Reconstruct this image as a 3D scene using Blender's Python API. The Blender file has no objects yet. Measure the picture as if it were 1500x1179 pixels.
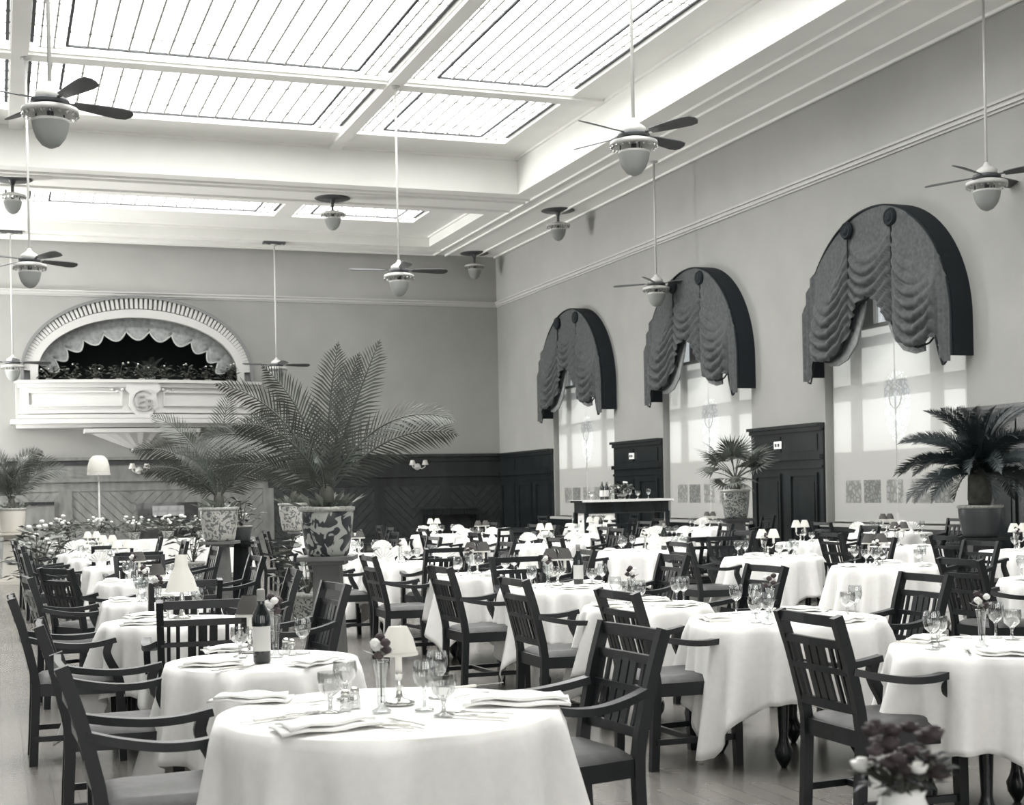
import bpy, math, random
from mathutils import Vector, Matrix
random.seed(7)
PI = math.pi
R = math.radians
SC = bpy.context.scene
COL = SC.collection

# ------------------------------------------------------------------ camera
F_PX, TH, RO, CAM_H = 2068.0, R(20.06), math.atan(.0202), 1.47
CX, CY = 750.0, 720.75
cam_d = bpy.data.cameras.new('camera')
cam = bpy.data.objects.new('camera', cam_d)
COL.objects.link(cam)
cam_d.sensor_width = 36.0
cam_d.lens = F_PX / 1500.0 * 36.0
cam_d.shift_y = (CY - 589.5) / 1500.0
cam_d.clip_end = 300
cam_d.dof.use_dof = True
cam_d.dof.focus_distance = 9.0
cam_d.dof.aperture_fstop = 6.3
_fw = Vector((math.sin(TH), math.cos(TH), 0))
_r0 = Vector((math.cos(TH), -math.sin(TH), 0))
_u0 = Vector((0, 0, 1))
_rt = _r0 * math.cos(RO) - _u0 * math.sin(RO)
_up = _u0 * math.cos(RO) + _r0 * math.sin(RO)
cam.matrix_world = Matrix(((_rt.x, _up.x, -_fw.x, 0), (_rt.y, _up.y, -_fw.y, 0), (_rt.z, _up.z, -_fw.z, CAM_H), (0, 0, 0, 1)))
SC.camera = cam

# ------------------------------------------------------------------ world, sun, exposure
world = bpy.data.worlds.new('sky')
SC.world = world
world.use_nodes = True
wn = world.node_tree.nodes
wn['Background'].inputs[0].default_value = (.93, .97, 1, 1)
wn['Background'].inputs[1].default_value = 2.3
sun_d = bpy.data.lights.new('sun', 'SUN')
sun_d.energy = 6.5
sun_d.angle = R(.8)
sun_d.color = (1, .985, .95)
sun = bpy.data.objects.new('sun', sun_d)
COL.objects.link(sun)
sun.rotation_euler = Vector((-.80, .12, -.46)).to_track_quat('-Z', 'Y').to_euler()
SKYLIGHT, LEFTWIN, REARWIN, ADDEDWIN = 16.0, 2.2, 11.0, 105.0
SC.view_settings.view_transform = 'Standard'
SC.view_settings.look = 'None'
SC.view_settings.exposure = -1.0
SC.view_settings.gamma = 1.0
SC.view_settings.use_curve_mapping = False

# ------------------------------------------------------------------ projection helpers (pixel of the photograph -> point in the room)
def ray(u, v):
    a = u - CX; b = CY - v
    c, s = math.cos(RO), math.sin(RO)
    x = a * c + b * s; y = -a * s + b * c
    return (F_PX * _fw.x + x * _r0.x, F_PX * _fw.y + x * _r0.y, y)
def on_z(u, v, z):
    d = ray(u, v); t = (z - CAM_H) / d[2]
    return Vector((d[0] * t, d[1] * t, z))

# ------------------------------------------------------------------ materials
MATS = {}
def mat(name, col, rough=.6, spec=.4, metal=0, noise=None, bump=None, coat=0, emit=None):
    if name in MATS: return MATS[name]
    m = bpy.data.materials.new(name); m.use_nodes = True
    nt = m.node_tree; b = nt.nodes['Principled BSDF']
    b.inputs['Base Color'].default_value = (*col, 1)
    b.inputs['Roughness'].default_value = rough
    b.inputs['Specular IOR Level'].default_value = spec
    b.inputs['Metallic'].default_value = metal
    b.inputs['Coat Weight'].default_value = coat
    if noise:
        sc, lo, hi = noise[:3]
        tc = nt.nodes.new('ShaderNodeTexCoord'); mp = nt.nodes.new('ShaderNodeMapping')
        mp.inputs['Scale'].default_value = noise[3] if len(noise) > 3 else (1, 1, 1)
        n = nt.nodes.new('ShaderNodeTexNoise'); n.inputs['Scale'].default_value = sc; n.inputs['Detail'].default_value = 5
        r = nt.nodes.new('ShaderNodeValToRGB')
        r.color_ramp.elements[0].position = .3; r.color_ramp.elements[1].position = .7
        r.color_ramp.elements[0].color = (*[c * lo for c in col], 1); r.color_ramp.elements[1].color = (*[min(1, c * hi) for c in col], 1)
        nt.links.new(tc.outputs['Object'], mp.inputs[0]); nt.links.new(mp.outputs[0], n.inputs[0])
        nt.links.new(n.outputs[0], r.inputs[0]); nt.links.new(r.outputs[0], b.inputs['Base Color'])
        if bump:
            bp = nt.nodes.new('ShaderNodeBump'); bp.inputs['Strength'].default_value = bump; bp.inputs['Distance'].default_value = .01
            nt.links.new(n.outputs[0], bp.inputs['Height']); nt.links.new(bp.outputs[0], b.inputs['Normal'])
    if emit:
        b.inputs['Emission Color'].default_value = (*emit[0], 1); b.inputs['Emission Strength'].default_value = emit[1]
    MATS[name] = m
    return m
def thin_glass(name, tint, refl=.12, clear=.9):
    m = bpy.data.materials.new(name); m.use_nodes = True
    nt = m.node_tree; nt.nodes.remove(nt.nodes['Principled BSDF'])
    out = nt.nodes['Material Output']
    t = nt.nodes.new('ShaderNodeBsdfTransparent'); t.inputs[0].default_value = (*[c * clear for c in tint], 1)
    g = nt.nodes.new('ShaderNodeBsdfGlossy'); g.inputs['Roughness'].default_value = .04
    lw = nt.nodes.new('ShaderNodeLayerWeight'); lw.inputs[0].default_value = .35
    ma = nt.nodes.new('ShaderNodeMath'); ma.operation = 'MULTIPLY_ADD'; ma.inputs[1].default_value = .7; ma.inputs[2].default_value = refl
    mx = nt.nodes.new('ShaderNodeMixShader')
    nt.links.new(lw.outputs['Facing'], ma.inputs[0]); nt.links.new(ma.outputs[0], mx.inputs[0])
    nt.links.new(t.outputs[0], mx.inputs[1]); nt.links.new(g.outputs[0], mx.inputs[2]); nt.links.new(mx.outputs[0], out.inputs[0])
    MATS[name] = m
    return m
def translucent(name, col, amount=.6, noise=None, pattern=None):
    m = bpy.data.materials.new(name); m.use_nodes = True
    nt = m.node_tree; nt.nodes.remove(nt.nodes['Principled BSDF'])
    out = nt.nodes['Material Output']
    d = nt.nodes.new('ShaderNodeBsdfDiffuse'); t = nt.nodes.new('ShaderNodeBsdfTranslucent')
    mx = nt.nodes.new('ShaderNodeMixShader'); mx.inputs[0].default_value = amount
    for s in (d, t): s.inputs['Color'].default_value = (*col, 1)
    if pattern:
        tc = nt.nodes.new('ShaderNodeTexCoord'); mp = nt.nodes.new('ShaderNodeMapping'); mp.inputs['Scale'].default_value = pattern
        v = nt.nodes.new('ShaderNodeTexVoronoi'); v.inputs['Scale'].default_value = 1; v.feature = 'DISTANCE_TO_EDGE'
        r = nt.nodes.new('ShaderNodeValToRGB')
        r.color_ramp.elements[0].position = .05; r.color_ramp.elements[1].position = .2
        r.color_ramp.elements[0].color = (*[c * .72 for c in col], 1); r.color_ramp.elements[1].color = (*[min(1, c * 1.12) for c in col], 1)
        nt.links.new(tc.outputs['Object'], mp.inputs[0]); nt.links.new(mp.outputs[0], v.inputs[0]); nt.links.new(v.outputs[0], r.inputs[0])
        for s in (d, t): nt.links.new(r.outputs[0], s.inputs['Color'])
    nt.links.new(d.outputs[0], mx.inputs[1]); nt.links.new(t.outputs[0], mx.inputs[2]); nt.links.new(mx.outputs[0], out.inputs[0])
    MATS[name] = m
    return m
def emissive(name, col, s, noise=None):
    m = bpy.data.materials.new(name); m.use_nodes = True
    nt = m.node_tree; nt.nodes.remove(nt.nodes['Principled BSDF'])
    out = nt.nodes['Material Output']
    e = nt.nodes.new('ShaderNodeEmission'); e.inputs[0].default_value = (*col, 1); e.inputs[1].default_value = s
    nt.links.new(e.outputs[0], out.inputs[0])
    MATS[name] = m
    return m

plaster = mat('plaster_wall', (.285, .286, .273), .85, .2, noise=(1.3, .95, 1.04))
plaster_c = mat('plaster_ceiling', (.86, .86, .83), .85, .2, noise=(.9, .97, 1.03))
white_trim = mat('white_paint', (.45, .45, .435), .6, .3)
dark_wood = mat('dark_varnished_wood', (.009, .0115, .0125), .26, .4, noise=(6, .6, 1.5, (1, 1, .15)))
panel_wood = mat('panelled_wood', (.014, .0165, .017), .34, .5, noise=(5, .6, 1.6, (1, 1, .2)))
wood_pale_tone = mat('varnished_wood_pale_tone', (.135, .137, .132), .34, .6, noise=(6, .75, 1.3, (1, 1, .25)))
board_wood = mat('diagonal_board_wood', (.020, .023, .023), .36, .5, noise=(7, .6, 1.6))
chair_wood = mat('chair_wood', (.0085, .0105, .012), .36, .42, noise=(9, .6, 1.6, (1, 1, .2)))
leather = mat('seat_leather', (.034, .034, .034), .5, .4, noise=(20, .7, 1.3), bump=.15)
linen = mat('white_linen', (.80, .795, .775), .8, .15, noise=(30, .97, 1.02), bump=.04)
napkin_m = mat('napkin_linen', (.86, .86, .84), .75, .2)
silver = mat('silver', (.62, .62, .60), .22, .5, metal=1)
glass_m = thin_glass('clear_glass', (.93, .95, .95))
glass_d = thin_glass('etched_glass', (.84, .85, .84), .2)
bottle_m = mat('bottle_glass', (.01, .014, .014), .08, .6)
paper = mat('label_paper', (.55, .55, .53), .7)
candle_m = mat('candle_wax', (.75, .74, .70), .5)
shade_w = translucent('pale_shade_cloth', (.72, .71, .67), .45)
shade_d = mat('dark_shade_cloth', (.08, .078, .075), .8, .2)
metal_w = mat('enamelled_metal', (.50, .50, .48), .35, .5)
metal_d = mat('dark_metal', (.05, .054, .058), .4, .5)
globe_m = translucent('frosted_globe', (.42, .435, .425), .5)
fabric = mat('figured_drapery', (.056, .061, .062), .7, .3, noise=(16, .72, 1.3))
fabric_l = mat('drapery_lining', (.19, .2, .2), .8, .2, noise=(14, .8, 1.2))
fringe = mat('dark_fringe', (.012, .015, .018), .8, .2)
blind_m = translucent('roller_blind', (.70, .70, .675), .56)
lace_m = translucent('lace_panel', (.92, .92, .9), .85, pattern=(9, 9, 9))
lace_d = translucent('lace_panel_grey', (.40, .41, .40), .62, pattern=(13, 13, 13))
emblem_m = translucent('cutwork_emblem', (.97, .97, .95), .95, pattern=(11, 11, 11))
leaf_m = mat('palm_leaf', (.052, .059, .052), .42, .5, noise=(3, .6, 1.5))
leaf_d = mat('cycad_leaf', (.016, .022, .024), .45, .45, noise=(3, .6, 1.5))
leaf_l = mat('pale_leaf', (.16, .175, .155), .5, .4, noise=(4, .5, 1.6))
stem_m = mat('palm_stem', (.055, .055, .048), .7, .3, noise=(9, .6, 1.5))
flower_w = mat('white_petal', (.75, .75, .72), .6, .2)
flower_d = mat('dark_petal', (.045, .035, .038), .6, .2, noise=(12, .5, 2))
soil_m = mat('soil', (.02, .018, .016), .95)
pedestal_g = mat('grey_pedestal', (.115, .118, .115), .5, .4, noise=(5, .8, 1.2))
pedestal_w = mat('white_pedestal', (.55, .53, .48), .6, .3)
piano_m = mat('black_piano', (.006, .008, .009), .18, .6, coat=.5)
ivory = mat('ivory', (.7, .69, .64), .4)
sky_glass = emissive('skylight_glass', (1, .995, .975), SKYLIGHT)
sky_glass3 = emissive('small_skylight_glass', (1, .995, .975), SKYLIGHT * 1.7)
sky_glass2 = emissive('skylight_leaded_glass', (1, .99, .965), SKYLIGHT * .72)
lead_m = mat('lead_came', (.5, .5, .48), .7, .3)
steel_bar = mat('dark_glazing_bar', (.07, .075, .078), .6, .3)
win_frame = mat('window_joinery', (.34, .34, .33), .6, .3)
win_glass = thin_glass('window_glass', (.97, .98, .98), .06, .98)
lit_left = emissive('daylit_pane', (.97, .99, 1), LEFTWIN)
lit_added = emissive('added_window_pane', (1, .99, .96), ADDEDWIN)  # strong glow for the added left window
lit_rear = emissive('daylit_pane_rear', (1, .99, .96), REARWIN)

def pot_material(name, base, ink, scale, thr):
    m = bpy.data.materials.new(name); m.use_nodes = True
    nt = m.node_tree; b = nt.nodes['Principled BSDF']; b.inputs['Roughness'].default_value = .3
    tc = nt.nodes.new('ShaderNodeTexCoord')
    n = nt.nodes.new('ShaderNodeTexNoise'); n.inputs['Scale'].default_value = scale; n.inputs['Detail'].default_value = 1.5; n.inputs['Distortion'].default_value = 2.2
    r = nt.nodes.new('ShaderNodeValToRGB'); r.color_ramp.interpolation = 'EASE'
    r.color_ramp.elements[0].position = thr; r.color_ramp.elements[1].position = thr + .05
    r.color_ramp.elements[0].color = (*ink, 1); r.color_ramp.elements[1].color = (*base, 1)
    nt.links.new(tc.outputs['Object'], n.inputs[0]); nt.links.new(n.outputs[0], r.inputs[0]); nt.links.new(r.outputs[0], b.inputs['Base Color'])
    MATS[name] = m
    return m
pot_m = pot_material('dragon_jar_glaze', (.34, .35, .33), (.022, .026, .03), 6.5, .46)
pot_m2 = pot_material('floral_jar_glaze', (.42, .42, .39), (.12, .125, .125), 12, .45)
pot_m3 = pot_material('dotted_jar_glaze', (.30, .31, .29), (.05, .055, .058), 17, .45)
rim_m = mat('jar_rim', (.36, .365, .34), .35, .5, noise=(40, .6, 1.3))

def floor_material():
    m = bpy.data.materials.new('waxed_floorboards'); m.use_nodes = True
    nt = m.node_tree; b = nt.nodes['Principled BSDF']
    b.inputs['Roughness'].default_value = .24; b.inputs['Specular IOR Level'].default_value = .7
    tc = nt.nodes.new('ShaderNodeTexCoord'); mp = nt.nodes.new('ShaderNodeMapping'); mp.inputs['Rotation'].default_value = (0, 0, R(90))
    br = nt.nodes.new('ShaderNodeTexBrick'); br.inputs['Scale'].default_value = 1
    br.inputs['Brick Width'].default_value = 2.4; br.inputs['Row Height'].default_value = .12; br.inputs['Mortar Size'].default_value = .003
    br.inputs['Color1'].default_value = (.135, .128, .117, 1); br.inputs['Color2'].default_value = (.152, .145, .132, 1); br.inputs['Mortar'].default_value = (.08, .076, .068, 1)
    n = nt.nodes.new('ShaderNodeTexNoise'); n.inputs['Scale'].default_value = 1.6; n.inputs['Detail'].default_value = 6
    mx = nt.nodes.new('ShaderNodeMix'); mx.data_type = 'RGBA'; mx.blend_type = 'OVERLAY'; mx.inputs[0].default_value = .35
    nt.links.new(tc.outputs['Object'], mp.inputs[0]); nt.links.new(mp.outputs[0], br.inputs['Vector']); nt.links.new(tc.outputs['Object'], n.inputs[0])
    nt.links.new(br.outputs['Color'], mx.inputs[6]); nt.links.new(n.outputs[0], mx.inputs[7]); nt.links.new(mx.outputs[2], b.inputs['Base Color'])
    return m

# ------------------------------------------------------------------ mesh helpers
def smooth_path(pts, n=4):
    pts = [Vector(p) for p in pts]; out = []
    for i in range(len(pts) - 1):
        p0 = pts[max(i - 1, 0)]; p1 = pts[i]; p2 = pts[i + 1]; p3 = pts[min(i + 2, len(pts) - 1)]
        for k in range(n):
            t = k / n; out.append(.5 * ((2 * p1) + (p2 - p0) * t + (2 * p0 - 5 * p1 + 4 * p2 - p3) * t * t + (3 * p1 - p0 - 3 * p2 + p3) * t ** 3))
    return out + [pts[-1]]
class MB:
    def __init__(s): s.v = []; s.f = []
    def add(s, vs, fs):
        o = len(s.v); s.v += [tuple(p) for p in vs]; s.f += [tuple(i + o for i in f) for f in fs]; return s
    def box(s, x0, x1, y0, y1, z0, z1):
        return s.add([(x0, y0, z0), (x1, y0, z0), (x1, y1, z0), (x0, y1, z0), (x0, y0, z1), (x1, y0, z1), (x1, y1, z1), (x0, y1, z1)],
                     [(3, 2, 1, 0), (4, 5, 6, 7), (0, 1, 5, 4), (1, 2, 6, 5), (2, 3, 7, 6), (3, 0, 4, 7)])
    def quad(s, a, b, c, d): return s.add([a, b, c, d], [(0, 1, 2, 3)])
    def sweep(s, path, w, h, side=(1, 0, 0), w2=None, h2=None):
        # rectangular section along a path; w along 'side', h across it
        path = [Vector(p) for p in path]; n = len(path); side = Vector(side); vs = []
        for i, p in enumerate(path):
            t = (path[min(i + 1, n - 1)] - path[max(i - 1, 0)]).normalized()
            sd = (side - t * side.dot(t)).normalized(); up = t.cross(sd)
            k = i / (n - 1); ww = (w + ((w2 or w) - w) * k) / 2; hh = (h + ((h2 or h) - h) * k) / 2
            for a, b in ((-1, -1), (1, -1), (1, 1), (-1, 1)): vs.append(p + sd * a * ww + up * b * hh)
        fs = [(0, 1, 2, 3), tuple(reversed(range(4 * n - 4, 4 * n)))]
        for i in range(n - 1):
            for j in range(4): fs.append((4 * i + j, 4 * i + 4 + j, 4 * i + 4 + (j + 1) % 4, 4 * i + (j + 1) % 4))
        return s.add(vs, fs)
    def tube(s, path, rad, seg=8, rad2=None):
        path = [Vector(p) for p in path]; n = len(path); vs = []; ref = Vector((.31, .17, .93))
        for i, p in enumerate(path):
            t = (path[min(i + 1, n - 1)] - path[max(i - 1, 0)]).normalized()
            a = t.cross(ref)
            if a.length < .05: a = t.cross(Vector((1, 0, 0)))
            a.normalize(); b = t.cross(a); k = i / max(1, n - 1); r = rad + ((rad2 if rad2 is not None else rad) - rad) * k
            for j in range(seg):
                q = 2 * PI * j / seg; vs.append(p + a * math.cos(q) * r + b * math.sin(q) * r)
        fs = [tuple(range(seg)), tuple(reversed(range(seg * (n - 1), seg * n)))]
        for i in range(n - 1):
            for j in range(seg): fs.append((i * seg + j, (i + 1) * seg + j, (i + 1) * seg + (j + 1) % seg, i * seg + (j + 1) % seg))
        return s.add(vs, fs)
    def lathe(s, prof, seg=20, c=(0, 0, 0)):
        vs = []; fs = []; n = len(prof)
        for r, z in prof:
            for j in range(seg):
                a = 2 * PI * j / seg; vs.append((c[0] + r * math.cos(a), c[1] + r * math.sin(a), c[2] + z))
        for i in range(n - 1):
            for j in range(seg): fs.append((i * seg + j, i * seg + (j + 1) % seg, (i + 1) * seg + (j + 1) % seg, (i + 1) * seg + j))
        if prof[0][0] > 1e-4: fs.append(tuple(reversed(range(seg))))
        if prof[-1][0] > 1e-4: fs.append(tuple(range(seg * (n - 1), seg * n)))
        return s.add(vs, fs)
    def lathe_open(s, prof, seg=20, c=(0, 0, 0)):
        vs = []; fs = []; n = len(prof)
        for r, z in prof:
            for j in range(seg):
                a = 2 * PI * j / seg; vs.append((c[0] + r * math.cos(a), c[1] + r * math.sin(a), c[2] + z))
        for i in range(n - 1):
            for j in range(seg): fs.append((i * seg + j, i * seg + (j + 1) % seg, (i + 1) * seg + (j + 1) % seg, (i + 1) * seg + j))
        return s.add(vs, fs)
    def prism(s, pts, axis, a, b):
        # polygon pts (p,q) extruded from a to b along axis 'x','y','z'
        n = len(pts)
        def mk(p, q, d): return {'x': (d, p, q), 'y': (p, d, q), 'z': (p, q, d)}[axis]
        vs = [mk(p, q, a) for p, q in pts] + [mk(p, q, b) for p, q in pts]
        fs = [tuple(range(n)), tuple(reversed(range(n, 2 * n)))] + [(i, i + n, (i + 1) % n + n, (i + 1) % n) for i in range(n)]
        return s.add(vs, fs)
    def mesh(s, name, m, smooth=False):
        me = bpy.data.meshes.new(name); me.from_pydata(s.v, [], s.f)
        for mm in (m if isinstance(m, (list, tuple)) else [m]): me.materials.append(mm)
        if smooth: me.polygons.foreach_set('use_smooth', [True] * len(me.polygons))
        me.update()
        return me
    def build(s, name, m, parent=None, smooth=False, loc=(0, 0, 0), rz=0, recalc=True):
        me = s.mesh(name, m, smooth)
        if recalc:
            import bmesh
            bm = bmesh.new(); bm.from_mesh(me); bmesh.ops.recalc_face_normals(bm, faces=bm.faces); bm.to_mesh(me); bm.free()
        return obj(name, me, parent, loc, rz)
def obj(name, me, parent=None, loc=(0, 0, 0), rz=0):
    o = bpy.data.objects.new(name, me); COL.objects.link(o)
    o.location = loc; o.rotation_euler = (0, 0, rz)
    if parent: o.parent = parent
    return o
def tag(o, label=None, cat=None, group=None, kind=None):
    if label: o['label'] = label
    if cat: o['category'] = cat
    if group: o['group'] = group
    if kind: o['kind'] = kind
    return o
def thing(name, label, cat, loc=(0, 0, 0), rz=0, group=None):
    return tag(obj(name, None, None, loc, rz), label, cat, group)
def struct(o, label, cat): return tag(o, label, cat, kind='structure')
def dup(root, loc, rz, label, group=None, scale=None):
    r = root.copy(); COL.objects.link(r); r.location = loc; r.rotation_euler = (0, 0, rz)
    r['label'] = label
    if group: r['group'] = group
    if scale: r.scale = (scale,) * 3
    for ch in root.children:
        c = ch.copy(); COL.objects.link(c); c.parent = r
        for g in ch.children:
            d = g.copy(); COL.objects.link(d); d.parent = c
    return r
class Kind:                                   # the first placed one is the original itself, the rest are copies
    def __init__(s, maker): s.maker = maker; s.o = None
    def put(s, loc, rz, label, group=None, scale=None):
        if s.o is None:
            s.o = s.maker(); s.o.location = loc; s.o.rotation_euler = (0, 0, rz); s.o['label'] = label
            if group: s.o['group'] = group
            if scale: s.o.scale = (scale,) * 3
            return s.o
        r = dup(s.o, loc, rz, label, group, scale or 1.0)
        if not group and 'group' in r: del r['group']
        return r

# ------------------------------------------------------------------ the room
XL, XR, YF, YB, ZC = -6.4, 14.09, -6.0, 39.57, 8.46
BX = 3.75                                      # middle of the room
struct(MB().box(XL - .4, XR + .6, YF - .4, YB + 3.2, -.2, 0).build('floor', floor_material()), 'pale waxed floorboards of the dining hall', 'floor')

def arch_top(s, hw, zs, rise):
    k = max(0, 1 - (s / hw) ** 2); return zs + rise * math.sqrt(k)
def strips(lo, hi, opens, n=28):
    # list of (a,b,opening or None) strips along a wall
    res = []; cur = lo
    for o in sorted(opens, key=lambda q: q['c']):
        a, b = o['c'] - o['hw'], o['c'] + o['hw']
        res.append((cur, a, None))
        for i in range(n):
            # cosine spacing for a smooth arch
            t0 = -math.cos(PI * i / n); t1 = -math.cos(PI * (i + 1) / n)
            res.append((o['c'] + t0 * o['hw'], o['c'] + t1 * o['hw'], o))
        cur = b
    res.append((cur, hi, None)); return res
def wall(name, label, P, lo, hi, top, opens, depth, m):
    # P(a,d,z) gives the point: a along the wall, d outward depth
    mb = MB()
    for a, b, o in strips(lo, hi, opens):
        if o is None: mb.quad(P(a, 0, 0), P(b, 0, 0), P(b, 0, top), P(a, 0, top)); continue
        mb.quad(P(a, 0, 0), P(b, 0, 0), P(b, 0, o['z0']), P(a, 0, o['z0']))
        za = arch_top(a - o['c'], o['hw'], o['zs'], o['rise']); zb = arch_top(b - o['c'], o['hw'], o['zs'], o['rise'])
        mb.quad(P(a, 0, za), P(b, 0, zb), P(b, 0, top), P(a, 0, top))
        mb.quad(P(a, 0, za), P(b, 0, zb), P(b, depth, zb), P(a, depth, za))
        mb.quad(P(a, 0, o['z0']), P(b, 0, o['z0']), P(b, depth, o['z0']), P(a, depth, o['z0']))
    for o in opens:
        for s in (-1, 1):
            a = o['c'] + s * o['hw']; mb.quad(P(a, 0, o['z0']), P(a, depth, o['z0']), P(a, depth, o['zs']), P(a, 0, o['zs']))
    return struct(mb.build(name, m, recalc=False), label, 'wall')
WINY = [20.02, 26.62, 33.25]
WINY_ALL = [0.3, 6.86, 13.44] + WINY
WOPEN = [dict(c=y, hw=1.98, z0=.8, zs=4.0, rise=2.0) for y in WINY_ALL]
PR = lambda a, d, z: (XR + d, a, z)
PL = lambda a, d, z: (XL - d, a, z)
PB = lambda a, d, z: (a, YB + d, z)
PF = lambda a, d, z: (a, YF - d, z)
wall('wall_right', 'grey plastered wall with arched windows on the right', PR, YF, YB, ZC, WOPEN, .5, plaster)
LOPEN = WOPEN[:5] + [dict(c=32.2, hw=1.5, z0=.8, zs=4.0, rise=1.5), dict(c=36.9, hw=1.7, z0=.3, zs=4.3, rise=1.7)]  # last opening is an added, unseen window that brightens the end wall
wall('wall_left', 'plastered window wall to the left of the tables', PL, YF, YB, ZC, LOPEN, .5, plaster)
BAL = dict(c=3.72, hw=2.72, z0=4.3, zs=4.95, rise=1.52)
wall('wall_back', 'plastered end wall with the arched musicians balcony', PB, XL, XR, ZC, [BAL], .35, plaster)
ROPEN = [dict(c=x, hw=1.9, z0=.8, zs=4.0, rise=1.9) for x in (-3.2, 2.2, 7.6)]
wall('wall_rear', 'plastered wall behind the photographer with tall windows', PF, XL, XR, ZC, ROPEN, .4, plaster)

# left and rear windows (daylit glass in frames)
def lit_window(n, P, o, m, lbl):
    root = struct(thing('window_%d' % n, lbl, 'window'), lbl, 'window')
    g = MB(); zt = o['zs'] + o['rise']
    fr = MB()
    for i in range(4):
        a0 = o['c'] - o['hw'] + i * o['hw'] / 2; a1 = a0 + o['hw'] / 2
        z1 = min(arch_top(a0 - o['c'], o['hw'], o['zs'], o['rise']), arch_top(a1 - o['c'], o['hw'], o['zs'], o['rise'])) if i in (0, 3) else None
        pts = [(a0, o['z0']), (a1, o['z0'])] + [(a1 + (a0 - a1) * k / 6, arch_top(a1 + (a0 - a1) * k / 6 - o['c'], o['hw'], o['zs'], o['rise'])) for k in range(7)]
        MB().add([P(a, .3, z) for a, z in pts], [tuple(range(len(pts)))]).build('pane', m, root, recalc=False)
    def bar(a0, a1, z0, z1):
        p, q = P(a0, .2, z0), P(a1, .29, z1)
        fr.box(min(p[0], q[0]), max(p[0], q[0]), min(p[1], q[1]), max(p[1], q[1]), z0, z1)
    for k in range(-1, 2): bar(o['c'] + k * o['hw'] / 2 - .06, o['c'] + k * o['hw'] / 2 + .06, o['z0'], arch_top(k * o['hw'] / 2, o['hw'], o['zs'], o['rise']) - .02)
    for z in (o['z0'] + .05, 2.2, 3.9): bar(o['c'] - o['hw'], o['c'] + o['hw'], z, z + .1)
    fr.build('window_frame', win_frame, root)
    return root
n = 1
for i, o in enumerate(LOPEN):
    lit_window(n, PL, o, lit_added if i == 6 else lit_left, 'tall arched window in the left wall, number %s from the photographer' % ['one', 'two', 'three', 'four', 'five', 'six', 'seven, added for light,'][i]); n += 1
for i, o in enumerate(ROPEN):
    lit_window(n, PF, o, lit_rear, ['leftmost', 'middle', 'rightmost'][i] + ' arched window in the wall behind the photographer'); n += 1

# ------------------------------------------------------------------ ceiling with two coffers
C1 = (-4.16, 11.64, 2.6, 31.08, 9.3)           # x0,x1,y0,y1,soffit height
C2 = (-4.16, 11.66, 33.5, 38.35, 8.76)
mb = MB()
def flat(x0, x1, y0, y1, z): mb.quad((x0, y0, z), (x1, y0, z), (x1, y1, z), (x0, y1, z))
flat(XL, C1[0], YF, YB, ZC); flat(C1[1], XR, YF, YB, ZC)
flat(C1[0], C1[1], YF, C1[2], ZC); flat(C1[0], C1[1], C1[3], C2[2], ZC); flat(C1[0], C1[1], C2[3], YB, ZC)
for (x0, x1, y0, y1, z) in (C1, C2):
    mb.quad((x0, y0, ZC), (x1, y0, ZC), (x1, y0, z), (x0, y0, z)); mb.quad((x0, y1, ZC), (x1, y1, ZC), (x1, y1, z), (x0, y1, z))
    mb.quad((x0, y0, ZC), (x0, y1, ZC), (x0, y1, z), (x0, y0, z)); mb.quad((x1, y0, ZC), (x1, y1, ZC), (x1, y1, z), (x1, y0, z))
BAYX = [(-3.10, .36), (.68, 7.10), (7.42, 10.88)]
BAYY1 = [(4.4, 11.25), (11.75, 18.4), (18.9, 25.85), (26.3, 29.84)]
BAYX2 = [(-3.10, .38), (.85, 6.9), (7.35, 10.65)]
BAYY2 = [(34.6, 36.5)]
def soffit(c, bx, by):
    x0, x1, y0, y1, z = c
    xs = [x0] + [q for b in bx for q in b] + [x1]; ys = [y0] + [q for b in by for q in b] + [y1]
    for i in range(len(xs) - 1):
        for j in range(len(ys) - 1):
            if i % 2 == 1 and j % 2 == 1:
                a, b, c_, d = xs[i], xs[i + 1], ys[j], ys[j + 1]; zt = z + .14
                mb.quad((a, c_, z), (b, c_, z), (b, c_, zt), (a, c_, zt)); mb.quad((a, d, z), (b, d, z), (b, d, zt), (a, d, zt))
                mb.quad((a, c_, z), (a, d, z), (a, d, zt), (a, c_, zt)); mb.quad((b, c_, z), (b, d, z), (b, d, zt), (b, c_, zt))
            else: flat(xs[i], xs[i + 1], ys[j], ys[j + 1], z)
soffit(C1, BAYX, BAYY1); soffit(C2, BAYX2, BAYY2)
struct(mb.build('ceiling', plaster_c, recalc=False), 'pale coffered plaster ceiling around the skylights', 'ceiling')
# ceiling beams under the skylights, mouldings and picture rail
def trim(nm, label, mbx, m=white_trim): return struct(mbx.build(nm, m), label, 'trim')
m1 = MB()
for x in (.36, 7.10): m1.box(x + .02, x + .30, C1[2], C1[3], 9.22, 9.36)
for y in (11.25, 18.4, 25.85): m1.box(C1[0], C1[1], y + .04, y + .42, 9.245, 9.36)
trim('trim_1', 'white beams crossing between the skylight bays', m1, plaster_c)
m2 = MB()
for x in (12.14, 12.50, 13.39, 14.02): m2.box(x - .025, x + .025, YF, YB - .05, ZC - .045, ZC)
for x in (-4.6, -5.0, -5.8): m2.box(x - .025, x + .025, YF, YB - .05, ZC - .045, ZC)
for y in (31.55, 31.9, 32.95, 38.75, 39.5): m2.box(C1[0] - .5, 12.14, y - .025, y + .025, ZC - .045, ZC)
trim('trim_2', 'thin plaster mouldings running round the ceiling margin', m2, plaster_c)
m3 = MB()
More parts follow.
